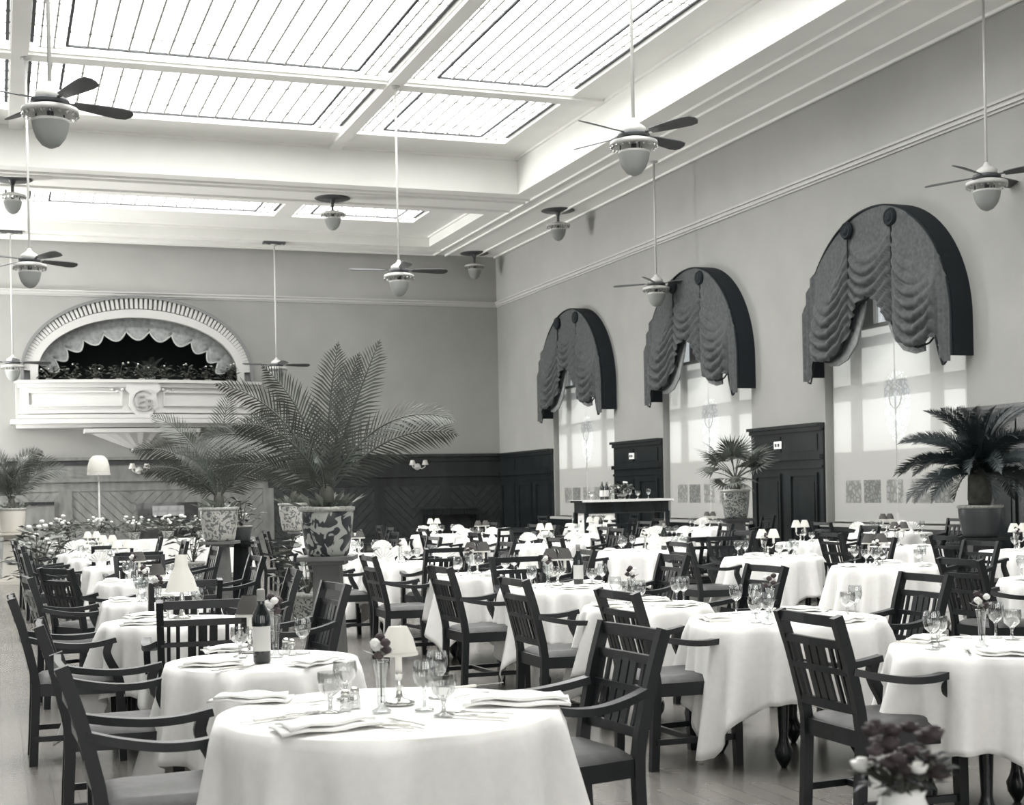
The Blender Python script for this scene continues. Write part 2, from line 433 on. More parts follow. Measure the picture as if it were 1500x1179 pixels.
for (z0, z1, d) in ((7.0, 7.07, .07), (7.07, 7.11, .11), (6.96, 7.0, .03)):
    m3.box(XR - d, XR, YF, YB, z0, z1); m3.box(XL, XR, YB - d, YB, z0, z1); m3.box(XL, XL + d, YF, YB, z0, z1)
trim('trim_3', 'white picture rail moulding high on the walls', m3)
fz = MB().box(XR - .012, XR - .001, YF, YB, 7.11, ZC).box(XL, XR - .012, YB - .012, YB - .001, 7.11, ZC).box(XL + .001, XL + .012, YF, YB - .012, 7.11, ZC)  # lighter colour stands in for light missing above the picture rail
struct(fz.build('trim_8', mat('brightened_frieze_plaster', (.37, .371, .355), .85, .2, noise=(1.1, .96, 1.04))), 'plaster frieze above the picture rail, colour lightened in place of light', 'trim')
m4 = MB()
for (x0, x1, y0, y1, z) in (C1, C2):
    for w, h in ((.06, .05),):
        m4.box(x1 - w, x1, y0, y1, z - h, z); m4.box(x0, x1, y1 - w, y1, z - h, z)
trim('trim_4', 'small cove moulding at the top of the ceiling coffers', m4, plaster_c)

# skylights: panes between glazing bars
def skylight(n, x0, x1, y0, y1, z, ncol, border, label, rows, glass=None):
    glass = glass or sky_glass
    root = struct(thing('window_%d' % n, label, 'skylight'), label, 'skylight')
    zt = z + .10
    bars = MB(); dark = MB()
    ix0, ix1, iy0, iy1 = x0 + border, x1 - border, y0 + border * .32, y1 - border * .32
    ys = [iy0]
    for r_ in rows: ys.append(iy0 + (iy1 - iy0) * r_)
    xs = [ix0 + (ix1 - ix0) * i / ncol for i in range(ncol + 1)]
    cache = {}
    def pane(a, b, c, d, m, nm='pane'):
        k = (round(b - a, 3), round(d - c, 3), m.name)
        if k not in cache:
            w, h = (b - a) / 2, (d - c) / 2
            q = MB().quad((-w, -h, 0), (-w, h, 0), (w, h, 0), (w, -h, 0)); q.box(-w, w, -h, h, .004, .012)
            cache[k] = q.mesh('pane', m)
        obj(nm, cache[k], root, ((a + b) / 2, (c + d) / 2, zt))
    g = .011
    for i in range(ncol):
        for j in range(len(ys) - 1): pane(xs[i] + g, xs[i + 1] - g, ys[j] + g, ys[j + 1] - g, glass)
    for i, x in enumerate(xs):
        thick = .026 if i in (0, ncol) else .019
        (dark if i in (0, ncol) else bars).box(x - thick, x + thick, ys[0], ys[-1], zt - .035, zt + .01)
    for j, y in enumerate(ys):
        th = .03 if j in (0, len(ys) - 1) else .021
        (dark if j in (0, len(ys) - 1) else bars).box(xs[0], xs[-1], y - th, y + th, zt - .035, zt + .01)
    # leaded borders left and right, plain strips front and back
    nb = max(3, int((y1 - y0) / .55))
    for (a, b) in ((x0, ix0), (ix1, x1)):
        sub = [a, a + (b - a) * .3, a + (b - a) * .66, b]
        for j in range(nb):
            c, d = y0 + (y1 - y0) * j / nb, y0 + (y1 - y0) * (j + 1) / nb
            for k in range(3): pane(sub[k] + .016, sub[k + 1] - .016, c + .012, d - .012, sky_glass2)
            bars.box(a, b, d - .014, d + .014, zt - .02, zt + .01)
        for k in (1, 2): bars.box(sub[k] - .016, sub[k] + .016, y0, y1, zt - .02, zt + .01)
    for (c, d) in ((y0, iy0), (iy1, y1)):
        for i in range(ncol): pane(xs[i] + g, xs[i + 1] - g, c + .02, d - .035, sky_glass2)
    for xx in (x0 + .04, x1 - .04): dark.box(xx - .028, xx + .028, y0 + .25, y1 - .25, zt - .03, zt + .01)
    bars.build('glazing_bars', lead_m, root); dark.build('steel_bars', steel_bar, root)
    return root
xn = ['left', 'middle', 'right']; yn = ['nearest', 'second', 'third', 'farthest']
for j, (y0, y1) in enumerate(BAYY1):
    for i, (x0, x1) in enumerate(BAYX):
        skylight(n, x0, x1, y0, y1, 9.3, 15 if i == 1 else 8, .62, '%s glazed panel of the %s row of the main skylight' % (xn[i], yn[j]), (.12, .88, 1) if y1 - y0 > 5 else (.22, .78, 1)); n += 1
for i, (x0, x1) in enumerate(BAYX2):
    skylight(n, x0, x1, *BAYY2[0], 8.76, 15 if i == 1 else 8, .5, '%s glazed panel of the small skylight by the end wall' % xn[i], (1,), sky_glass3); n += 1

# ------------------------------------------------------------------ right windows: joinery, blind, valance with swags
SPROF = [(0, 4.60), (.3, 4.50), (.6, 4.05), (.9, 3.74), (1.25, 3.62), (1.55, 3.66), (1.70, 3.76), (1.76, 3.52), (1.88, 3.28), (1.96, 3.34)]
def prof(s):
    s = abs(s)
    for (a, za), (b, zb) in zip(SPROF, SPROF[1:]):
        if s <= b:
            t = (s - a) / (b - a); return za + (zb - za) * t
    return SPROF[-1][1]
def right_window(n, yc, idx, label):
    root = struct(thing('window_%d' % n, label, 'window', (XR, yc, 0)), label, 'window')
    o = dict(hw=1.98, z0=.8, zs=4.0, rise=2.0)
    fr = MB()
    for y, w in ((-1.9, .09), (-1.12, .36), (1.12, .36), (1.9, .09)):
        fr.box(.34, .44, y - w / 2, y + w / 2, .8, arch_top(y, 1.98, 4.0, 2.0) - .02 if abs(y) < 1.8 else 4.1)
    for z, h in ((.84, .1), (2.12, .14), (3.25, .24), (4.1, .14)): fr.box(.35, .43, -1.96, 1.96, z - h / 2, z + h / 2)
    fr.box(.36, .42, -.015, .015, 2.1, 4.1)
    fr.build('window_frame', win_frame, root)
    for i in range(4):
        lo, hi = [(-1.86, -1.30), (-.94, -.015), (.015, .94), (1.30, 1.86)][i]
        MB().box(.36, .40, lo, hi, .88, 2.06).build('lower_panel', win_frame, root)
        MB().box(.385, .393, lo, hi, 2.18, 3.14).build('pane', win_glass, root)
        MB().box(.385, .393, lo, hi, 3.36, 4.04).build('pane', win_glass, root)
        pts = [(hi + (lo - hi) * k / 8, 4.11) for k in (8, 0)] + [(hi + (lo - hi) * k / 8, max(4.12, arch_top(hi + (lo - hi) * k / 8, 1.9, 4.02, 1.9))) for k in range(9)]
        MB().prism(pts, 'x', .385, .393).build('pane', win_glass, root)
    MB().box(-.14, .5, -2.02, 2.02, .74, .8).build('window_sill', win_frame, root)
    return root
def blind(yc, label):
    t = thing('roller_blind', label, 'blind', (XR + .12, yc, 0), 0, 'roller blinds of the arched windows')
    def shield(y, z):
        dz = z - 2.85; hh = .52 if dz > 0 else .66
        return abs(y / (.37 * (1 if dz > -.2 else 1 - .6 * (-.2 - dz)))) ** 3 + (dz / hh) ** 2 < 1
    SQ = ((1.30, lace_m), (.74, lace_d), (.10, lace_m), (-.62, lace_m), (-1.22, lace_d))
    NY, NZ = 96, 84; w = lambda y, z: (.008 * math.sin(y * 2.1 + z) + .004 * math.sin(5 * y), y, z)
    parts = {}
    for i in range(NY):
        for j in range(NZ):
            y0, y1 = -1.93 + 3.84 * i / NY, -1.93 + 3.84 * (i + 1) / NY; z0, z1 = .84 + 3.34 * j / NZ, .84 + 3.34 * (j + 1) / NZ
            ym, zm = (y0 + y1) / 2, (z0 + z1) / 2; key = 'cloth'
            if shield(ym, zm): key = 'shield'
            elif 1.14 < zm < 1.56:
                for k, (yq, _) in enumerate(SQ):
                    if abs(ym - yq) < .25: key = k
            parts.setdefault(key, MB()).quad(w(y0, z0), w(y1, z0), w(y1, z1), w(y0, z1))
    for key, q in parts.items():
        q.build({'cloth': 'blind_cloth', 'shield': 'shield_emblem'}.get(key, 'lace_square'), {'cloth': blind_m, 'shield': emblem_m}.get(key) or SQ[key][1], t, smooth=True, recalc=False)
    MB().sweep([(0, -1.93, .84), (0, 1.91, .84)], .03, .03, (1, 0, 0)).build('bottom_rail', blind_m, t)
    MB().tube([(.0, -1.95, 4.2), (.0, 1.95, 4.2)], .035, 10).build('roller', win_frame, t, smooth=True)
    MB().tube([(-.02, 0, 1.0), (-.02, 0, 2.3)], .004, 5).build('pull_cord', win_frame, t)
    ring = MB(); 
    ring.tube([(-.03, .17 * math.cos(2 * PI * i / 24), 2.95 + .2 * math.sin(2 * PI * i / 24)) for i in range(25)], .012, 5)
    ring.build('emblem_ring', blind_m, t)
    return t
def valance(yc, label):
    # local x = towards the wall, y along the wall; arched pelmet box with swagged drapery
    t = thing('arched_valance', label, 'curtain', (XR, yc, 0), 0, 'swagged valances of the arched windows')
    DX = -.36
    bx = MB(); N = 40
    def arc(r, i): a = PI * i / N; return (r * math.cos(a), 4.0 + r * math.sin(a))
    ring = [arc(2.10, i) for i in range(N + 1)]; ring = [(2.10, 3.42)] + ring + [(-2.10, 3.42)]
    inner = [arc(2.05, i) for i in range(N + 1)]; inner = [(2.05, 3.42)] + inner + [(-2.05, 3.42)]
    for i in range(len(ring) - 1):
        (a, za), (b, zb) = ring[i], ring[i + 1]; (c, zc), (d, zd) = inner[i], inner[i + 1]
        bx.quad((DX, a, za), (DX, b, zb), (0, b, zb), (0, a, za)); bx.quad((DX, c, zc), (DX, d, zd), (0, d, zd), (0, c, zc))
        bx.quad((DX, a, za), (DX, b, zb), (DX, d, zd), (DX, c, zc))
    bx.build('pelmet_box', fringe, t, recalc=False)
    cord = MB().tube([(DX - .02, y, z) for y, z in [(q[0] * .985, 4.0 + (q[1] - 4.0) * .985 if q[1] > 4 else q[1]) for q in ring]], .022, 6)
    cord.build('edge_cord', fringe, t)
    # drapery
    M_, Nn = 120, 110; G = .62
    vs = []; fs = []
    for i in range(M_ + 1):
        s = -2.05 + 4.10 * i / M_
        zt = arch_top(s, 2.09, 4.0, 2.07); zb = prof(s); a = abs(s)
        for j in range(Nn + 1):
            k = j / Nn; z = zt + (zb - zt) * k
            if a < G:                              # centre swag
                u = s / G; w = z - .34 * u * u; env = max(0, min(1, (5.45 - w) / .5)); d = .10 * env * abs(math.sin(PI * w / .19)) ** .8 + .07 * (1 - u * u) * env
            else:                                  # side swags fall from the gather to the outer edge
                u = (a - G) / (1.96 - G); v_ = 2 * u - 1
                w = z + .9 * u - .62 * v_ * v_ - .15; env = max(0, min(1, (5.2 - w) / .7)); d = .11 * env * abs(math.sin(PI * w / (.18 + .05 * u))) ** .8 * (1 - .5 * v_ * v_) + .09 * (1 - v_ * v_) * env
                d += .018 * math.sin(23 * s) * min(1, k * 1.2)
                if a > 1.7: d = .03 * math.sin(46 * s) + .03
            gather = math.exp(-((a - G) / .05) ** 2) * max(0, min(1, (5.75 - z) / .6)) * .09
            d += -gather + .02 * math.sin(2.3 * s)
            vs.append((DX - .025 - d, -s, z))
    for i in range(M_):
        for j in range(Nn):
            p = i * (Nn + 1) + j; fs.append((p, p + 1, p + Nn + 2, p + Nn + 1))
    MB().add(vs, fs).build('swag_drapery', fabric, t, smooth=True, recalc=False)
    # lining showing under the side swags, fringe, gather cords, rosettes
    li = MB()
    for sg in (-1, 1):
        pts = [(.20, 4.62), (.30, 4.30), (.52, 3.86), (.80, 3.62), (1.1, 3.54), (1.35, 3.56), (1.3, 4.2), (.7, 4.8), (.3, 4.9)]
        li.prism([(-sg * y, z) for y, z in pts], 'x', DX + .02, DX + .05)
    li.build('lining', fabric_l, t)
    fg = MB().tube([(DX - .04, -s, prof(s)) for s in [(-1.96 + 3.92 * i / 90) for i in range(91)]], .016, 5)
    fg.build('fringe', fringe, t)
    for sg in (-1, 1):
        MB().tube([(DX - .05, sg * G, 5.78 - .0 * i) for i in (0,)] + [(DX - .05, sg * G, 5.78 - .1 * i) for i in range(1, 9)], .016, 6).build('gather_cord', fringe, t)
        ro = MB().lathe([(.0, .05), (.05, .055), (.09, .03), (.13, .045), (.155, .01), (.15, -.02), (0, -.03)], 16)
        rr = ro.build('rosette', fringe, t); rr.location = (DX - .06, sg * G, 5.80); rr.rotation_euler = (0, R(-90), 0)
    return t
for i, yc in enumerate(WINY):
    w = ['nearest', 'middle', 'farthest'][i]
    right_window(n, yc, i, '%s arched window in the right wall behind its blind' % w); n += 1
    blind(yc, 'pale blind with shield emblem and lace squares in the %s right window' % w)
    valance(yc - .06, 'dark arched valance with swags above the %s right window' % w)
for i, yc in enumerate(WINY_ALL[:3]):
    lit_window(n, PR, WOPEN[i], lit_left, 'tall arched window of the right wall beside the photographer, %s' % ['first', 'second', 'third'][i]); n += 1

# ------------------------------------------------------------------ wainscot
def clip_band(x0, x1, z0, z1, c0, c1, sgn):
    # polygon of the rectangle between the diagonal lines sgn*x+z=c0 and c1
    poly = [(x0, z0), (x1, z0), (x1, z1), (x0, z1)]
    for c, keep in ((c0, 1), (c1, -1)):
        res = []
        for i in range(len(poly)):
            p, q = poly[i], poly[(i + 1) % len(poly)]
            fp = keep * (sgn * p[0] + p[1] - c); fq = keep * (sgn * q[0] + q[1] - c)
            if fp >= 0: res.append(p)
            if (fp >= 0) != (fq >= 0):
                t = fp / (fp - fq); res.append((p[0] + (q[0] - p[0]) * t, p[1] + (q[1] - p[1]) * t))
        poly = res
        if len(poly) < 3: return None
    return poly
bw = struct(thing('trim_5', 'varnished wood wainscot along the end wall with diagonal boards', 'wainscot'), 'varnished wood wainscot along the end wall with diagonal boards', 'wainscot')
XW = 7.15                                      # the wainscot left of here is coloured paler
MB().box(XW, XR, YB - .05, YB - .002, 0, 2.52).build('backing', panel_wood, bw); MB().box(XL, XW, YB - .05, YB - .002, 0, 2.52).build('backing', wood_pale_tone, bw)
for (xa, xb, mw) in ((XL, XW, wood_pale_tone), (XW, XR, panel_wood)):
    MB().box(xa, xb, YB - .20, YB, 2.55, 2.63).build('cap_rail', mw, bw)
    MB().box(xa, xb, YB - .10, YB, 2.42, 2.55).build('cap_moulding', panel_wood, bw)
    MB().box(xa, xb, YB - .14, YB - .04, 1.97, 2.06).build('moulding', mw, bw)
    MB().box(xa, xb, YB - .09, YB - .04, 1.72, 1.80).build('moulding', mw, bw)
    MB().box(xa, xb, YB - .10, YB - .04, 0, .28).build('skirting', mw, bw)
edges = [0.2, 1.55, 1.9, 5.0, 5.3, 7.0, 7.3, 8.0, 8.3, 10.2, 10.5, 12.2, 12.5, 14.05]
for i in range(0, len(edges), 2):
    x0, x1 = edges[i], edges[i + 1]
    if i + 2 < len(edges): MB().box(x1, edges[i + 2], YB - .10, YB - .05, .28, 1.72).build('stile', wood_pale_tone if x1 < XW else panel_wood, bw)
    mid = (x0 + x1) / 2
    for (a, b, sgn) in ((x0, mid, 1), (mid, x1, -1)):
        lo = min(sgn * a, sgn * b) + .3; hi = max(sgn * a, sgn * b) + 1.72; c = lo; k = 0
        while c < hi:
            pl = clip_band(a, b, .30, 1.70, c + .015, c + .25, sgn)
            if pl: MB().prism(pl, 'y', YB - .075 - .006 * (k % 2), YB - .05).build('board', wood_pale_tone if b <= XW else board_wood, bw)
            c += .26; k += 1
rw = struct(thing('trim_6', 'dark panelled wainscot along the right wall between windows', 'wainscot'), 'dark panelled wainscot along the right wall between windows', 'wainscot')
def pier(y0, y1):
    MB().box(XR - .05, XR - .002, y0, y1, 0, 2.52).build('backing', dark_wood, rw)
    MB().box(XR - .16, XR, y0, y1, 2.56, 2.62).box(XR - .10, XR, y0, y1, 2.48, 2.56).build('cap_rail', dark_wood, rw)
    MB().box(XR - .12, XR - .04, y0, y1, 1.96, 2.05).box(XR - .08, XR - .04, y0, y1, 1.80, 1.85).build('moulding', dark_wood, rw)
    MB().box(XR - .09, XR - .04, y0, y1, 0, .28).build('skirting', dark_wood, rw)
    k = max(1, round((y1 - y0) / 1.3)); w = (y1 - y0) / k
    for i in range(k):
        a, b = y0 + i * w + .16, y0 + (i + 1) * w - .16
        f = MB()
        for (c, d, e, g) in ((a, b, .36, .42), (a, b, 1.66, 1.72), (a, a + .06, .42, 1.66), (b - .06, b, .42, 1.66)): f.box(XR - .085, XR - .05, c, d, e, g)
        f.build('panel_moulding', dark_wood, rw)
        MB().box(XR - .065, XR - .05, a + .12, b - .12, .5, 1.58).build('panel', dark_wood, rw)
        MB().box(XR - .065, XR - .05, a, b, 2.12, 2.42).build('frieze_panel', dark_wood, rw)
ed = [YF] + [q for y in WINY_ALL for q in (y - 2.02, y + 2.02)] + [YB - .18]
for i in range(0, len(ed), 2): pier(ed[i], ed[i + 1])
for y in WINY_ALL:
    MB().box(XR - .06, XR - .002, y - 2.02, y + 2.02, 0, .72).build('apron_panel', dark_wood, rw)
    MB().box(XR - .13, XR - .002, y - 2.02, y + 2.02, .66, .74).build('apron_rail', dark_wood, rw)
lw_ = MB().box(XL, XL + .06, YF, 35, 0, .72)
led = [YF] + [q for o in LOPEN for q in (o['c'] - o['hw'] - .04, o['c'] + o['hw'] + .04)] + [YB - .18]
for i in range(0, len(led), 2): lw_.box(XL, XL + .06, led[i], led[i + 1], 0, 2.6)
struct(lw_.build('trim_7', dark_wood), 'dark wainscot along the left wall', 'wainscot')
# the plain doorway panel in the end wall on the left, and small plates on the wall
dr = struct(thing('door_1', 'plain boarded door with a dark lintel in the end wall wainscot', 'door', (.93, YB - .08, 0)), 'plain boarded door with a dark lintel in the end wall wainscot', 'door')
MB().box(-.42, .42, -.05, .0, 0, 1.38).build('door_leaf', wood_pale_tone, dr)
MB().box(-.50, .50, -.11, .0, 1.38, 1.46).build('lintel', dark_wood, dr)
for s in (-1, 1): MB().box(s * .46 - .05, s * .46 + .05, -.08, .0, 0, 1.38).build('jamb', wood_pale_tone, dr)
MB().lathe([(0, -.03), (.03, -.02), (.03, .02), (0, .03)], 10, (.34, -.09, .8)).build('door_knob', silver, dr, smooth=True)
for y, lbl in ((23.55, 'small white switch plate on wainscot beside the fan palm'), (30.15, 'small white switch plate on wainscot above the serving table')):
    t = thing('switch_plate', lbl, 'switch', (XR - .065, y, 2.26), 0, 'switch plates on the right wainscot')
    MB().box(-.02, 0, -.13, .13, -.07, .07).build('plate', napkin_m, t); 
    for s in (-1, 1): MB().box(-.04, -.02, s * .05 - .02, s * .05 + .02, -.03, .03).build('knob', metal_d, t)

# ------------------------------------------------------------------ balcony
def plan(x, k=1.0): return (.30 + .55 * max(0, 1 - (x / 3.35) ** 2)) * k
bal = thing('musicians_balcony', 'white bowed balcony with crest below the arch in the end wall', 'balcony', (3.72, YB, 0))
def bowed(name, hw, z0, z1, off, m, k=1.0, N=36, back=0.02):
    q = MB(); xs = [-hw + 2 * hw * i / N for i in range(N + 1)]
    fr = [(x, -plan(x, k) - off) for x in xs]
    pts = fr + [(xs[-1], -back), (xs[0], -back)]
    return q.prism(pts, 'z', z0, z1).build(name, m, bal)
def bowed_strip(name, hw, z0, z1, d0, d1, m, x_from=None, x_to=None, parent=None):
    q = MB(); N = 30; a = -hw if x_from is None else x_from; b = hw if x_to is None else x_to
    xs = [a + (b - a) * i / N for i in range(N + 1)]
    pts = [(x, -plan(x) - d1) for x in xs] + [(x, -plan(x) - d0) for x in reversed(xs)]
    return q.prism(pts, 'z', z0, z1).build(name, m, parent or bal)
par = bowed_strip('parapet', 3.12, 3.62, 4.58, -.16, 0, white_trim)
bowed_strip('handrail', 3.24, 4.58, 4.66, -.2, .15, white_trim)
bowed_strip('handrail_moulding', 3.16, 4.46, 4.58, 0, .07, white_trim)
bowed_strip('base_moulding', 3.16, 3.78, 3.86, 0, .08, white_trim)
bowed_strip('base_moulding', 3.14, 3.64, 3.74, 0, .12, white_trim)
bowed('floor_slab', 3.34, 3.50, 3.62, .30, white_trim); bowed('slab_soffit', 3.2, 3.40, 3.50, .08, white_trim)
for (a, b) in ((-2.9, -.55), (.55, 2.9)):
    for (z0, z1) in ((4.32, 4.36), (3.96, 4.0)): bowed_strip('panel_bead', 3, z0, z1, 0, .05, white_trim, a, b)
    for x in (a, b): bowed_strip('panel_bead', 3, 3.96, 4.36, 0, .05, white_trim, x - .02, x + .02)
for s in (-1, 1): MB().box(s * 3.12 - .08, s * 3.12 + .08, -.38, 0, 3.62, 4.58).build('end_pier', white_trim, bal)
# lower step and fluted corbel
bowed('lower_step', 1.50, 3.26, 3.37, .10, white_trim)
cb = MB(); N = 22; prof_c = [(1.28, .70, 3.26), (1.0, .56, 3.14), (.66, .38, 3.0), (.36, .22, 2.88), (.28, .18, 2.86)]
vs = []; fs = []
for (a, b, z) in prof_c:
    for i in range(N + 1):
        t = PI * i / N; fl = 1 + .04 * (i % 2); vs.append((a * math.cos(t) * fl, -b * math.sin(t) * fl - .02, z))
for j in range(len(prof_c) - 1):
    for i in range(N): p = j * (N + 1) + i; fs.append((p, p + 1, p + N + 2, p + N + 1))
cb.add(vs, fs).build('fluted_corbel', white_trim, bal)
MB().prism([(.30 * math.cos(PI * i / 12), -.2 * math.sin(PI * i / 12) - .02) for i in range(13)], 'z', 2.80, 2.86).build('corbel_foot', metal_d, bal)
# crest with monogram
cr = MB(); y_f = -plan(0)
pts = [(-.40, 4.62), (-.46, 4.40), (-.34, 4.28), (-.38, 3.95), (-.22, 3.74), (0, 3.66), (.22, 3.74), (.38, 3.95), (.34, 4.28), (.46, 4.40), (.40, 4.62), (.2, 4.56), (0, 4.66), (-.2, 4.56)]
crest = cr.prism(pts, 'y', y_f - .10, y_f - .01).build('crest', white_trim, bal)
crest.select_set(False)
rg = MB().tube([(.27 * math.cos(a), y_f - .115, 4.10 + .27 * math.sin(a)) for a in [R(40) + R(290) * i / 26 for i in range(27)]], .026, 6)
rg.build('monogram_ring', plaster, crest)
def letter(ch, x, z, size, d):
    cu = bpy.data.curves.new('letter', 'FONT'); cu.body = ch; cu.size = size; cu.extrude = .018; cu.align_x = 'CENTER'
    tmp = bpy.data.objects.new('letter_tmp', cu); COL.objects.link(tmp)
    dg = bpy.context.evaluated_depsgraph_get(); me = bpy.data.meshes.new_from_object(tmp.evaluated_get(dg)); bpy.data.objects.remove(tmp)
    me.materials.clear(); me.materials.append(plaster)
    o = obj('letter', me, crest, (x, y_f - .125, z)); o.rotation_euler = (R(90), 0, 0)
letter('E', -.06, 3.93, .46, 0); letter('R', .17, 3.83, .46, 0)
for s in (-1, 1):
    for k in range(4):
        a = R(20 + 28 * k)
        MB().lathe([(0, -.05), (.05, -.02), (.05, .02), (0, .05)], 8, (s * (.52 + .13 * k), y_f - .02 + .05 * k * .6, 4.40 - .05 * (k % 2))).build('crest_leaf', white_trim, crest, smooth=True)
# arch surround with dentils
ar = thing('arch_surround', 'white dentilled arch moulding round the dark balcony opening', 'moulding', (3.72, YB, 0))
N = 64; zs = 4.95
def ell(a, b, i, n_=64): t = PI * i / n_; return (a * math.cos(t), zs + b * math.sin(t))
def ring_part(name, a0, b0, a1, b1, y0, y1, m, drop=.4):
    o_ = [(a1, zs - drop)] + [ell(a1, b1, i) for i in range(N + 1)] + [(-a1, zs - drop)]
    i_ = [(a0, zs - drop)] + [ell(a0, b0, i) for i in range(N + 1)] + [(-a0, zs - drop)]
    q = MB(); n_ = len(o_); vs = [(x, y0, z) for x, z in o_] + [(x, y0, z) for x, z in i_] + [(x, y1, z) for x, z in o_] + [(x, y1, z) for x, z in i_]; fs = []
    for i in range(n_ - 1): fs += [(i, i + 1, n_ + i + 1, n_ + i), (i, 2 * n_ + i, 2 * n_ + i + 1, i + 1), (n_ + i, n_ + i + 1, 3 * n_ + i + 1, 3 * n_ + i)]
    return q.add(vs, fs).build(name, m, ar)
ring_part('inner_band', 2.62, 1.46, 2.82, 1.68, -.16, .0, white_trim)
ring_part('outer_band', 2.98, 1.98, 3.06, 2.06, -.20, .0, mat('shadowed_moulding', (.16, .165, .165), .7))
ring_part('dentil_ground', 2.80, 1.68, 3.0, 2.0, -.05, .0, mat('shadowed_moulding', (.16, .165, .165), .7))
for i in range(72):
    t = PI * (i + .5) / 72
    p0 = Vector((2.82 * math.cos(t), 0, zs + 1.70 * math.sin(t))); p1 = Vector((2.99 * math.cos(t), 0, zs + 1.98 * math.sin(t)))
    tn = Vector((-2.9 * math.sin(t), 0, 1.85 * math.cos(t))).normalized() * .037
    q = MB(); vs = [p0 - tn, p0 + tn, p1 + tn, p1 - tn]; vs = [v + Vector((0, -.15, 0)) for v in vs] + vs
    q.add(vs, [(0, 1, 2, 3), (0, 4, 5, 1), (1, 5, 6, 2), (2, 6, 7, 3), (3, 7, 4, 0)]).build('dentil', white_trim, ar)
# dark room behind the arch, walls given one dark colour
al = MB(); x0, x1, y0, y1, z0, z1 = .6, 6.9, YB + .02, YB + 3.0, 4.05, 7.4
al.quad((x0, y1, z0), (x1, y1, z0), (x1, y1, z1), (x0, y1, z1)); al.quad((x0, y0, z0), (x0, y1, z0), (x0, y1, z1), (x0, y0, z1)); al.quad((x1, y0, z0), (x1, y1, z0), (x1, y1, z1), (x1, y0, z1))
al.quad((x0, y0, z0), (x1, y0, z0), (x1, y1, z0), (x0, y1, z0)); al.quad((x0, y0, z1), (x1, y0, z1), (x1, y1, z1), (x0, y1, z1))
al = struct(al.build('wall_alcove', mat('dark_alcove_walls', (.055, .062, .064), .9, .1), recalc=False), 'dark walls of the balcony room behind the arch', 'wall')
# swags along the arch
sv = thing('balcony_valance', 'grey scalloped valance following the balcony arch', 'curtain', (3.72, YB + .22, 0))
NS = 11
for k in range(NS):
    t0, t1 = R(9) + (PI - R(18)) * k / NS, R(9) + (PI - R(18)) * (k + 1) / NS
    vs = []; fs = []; A, B_ = 14, 8
    for i in range(A + 1):
        t = t0 + (t1 - t0) * i / A; u = 2 * i / A - 1; top = Vector((2.70 * math.cos(t), 0, zs + 1.54 * math.sin(t)))
        inw = Vector((-.55 * math.cos(t), 0, -.42 * math.sin(t) - .32)).normalized()
        L = .40 + .26 * (1 - u * u)
        for j in range(B_ + 1):
            w = j / B_; p = top + inw * L * w; d = -.03 * math.sin(w * 14 - 3 * u * u) * w - .05 * (1 - u * u) * w
            vs.append((p.x, d, p.z))
    for i in range(A):
        for j in range(B_): p = i * (B_ + 1) + j; fs.append((p, p + 1, p + B_ + 2, p + B_ + 1))
    MB().add(vs, fs).build('swag', mat('grey_swag_silk', (.24, .25, .25), .6, .4, noise=(9, .75, 1.25)), sv, smooth=True, recalc=False)
    MB().tube([vs[i * (B_ + 1) + B_] for i in range(A + 1)], .022, 5).build('fringe', mat('grey_fringe', (.42, .43, .42), .8), sv)

# ------------------------------------------------------------------ ceiling fans and lamps
def add_light_bowl(t, z):
    MB().lathe([(.10, z + .02), (.17, z), (.285, z - .035), (.29, z - .075), (.27, z - .085), (.12, z - .06)], 28).build('light_ring', metal_w, t, smooth=True)
    bead = MB()
    for k in range(20):
        a = 2 * PI * k / 20; bead.lathe([(0, -.024), (.022, 0), (0, .024)], 6, (.272 * math.cos(a), .272 * math.sin(a), z - .105))
    bead.build('glass_beads', glass_d, t)['kind'] = 'stuff'
    for k in range(3):
        a = 2 * PI * k / 3 + .5; MB().tube([(.16 * math.cos(a), .16 * math.sin(a), z - .06), (.165 * math.cos(a), .165 * math.sin(a), z - .17)], .009, 6).build('hanger', metal_d, t)
    MB().tube([(0, 0, z - .06), (0, 0, z - .15)], .035, 8).build('lamp_holder', metal_d, t)
    MB().lathe([(.185, z - .155), (.188, z - .19), (.175, z - .26), (.145, z - .34), (.09, z - .41), (.03, z - .44), (0, z - .442)], 28).build('glass_bowl', globe_m, t, smooth=True)
    MB().lathe_open([(.19, z - .15), (.197, z - .165), (.19, z - .18)], 28).build('bowl_rim', metal_w, t, smooth=True)
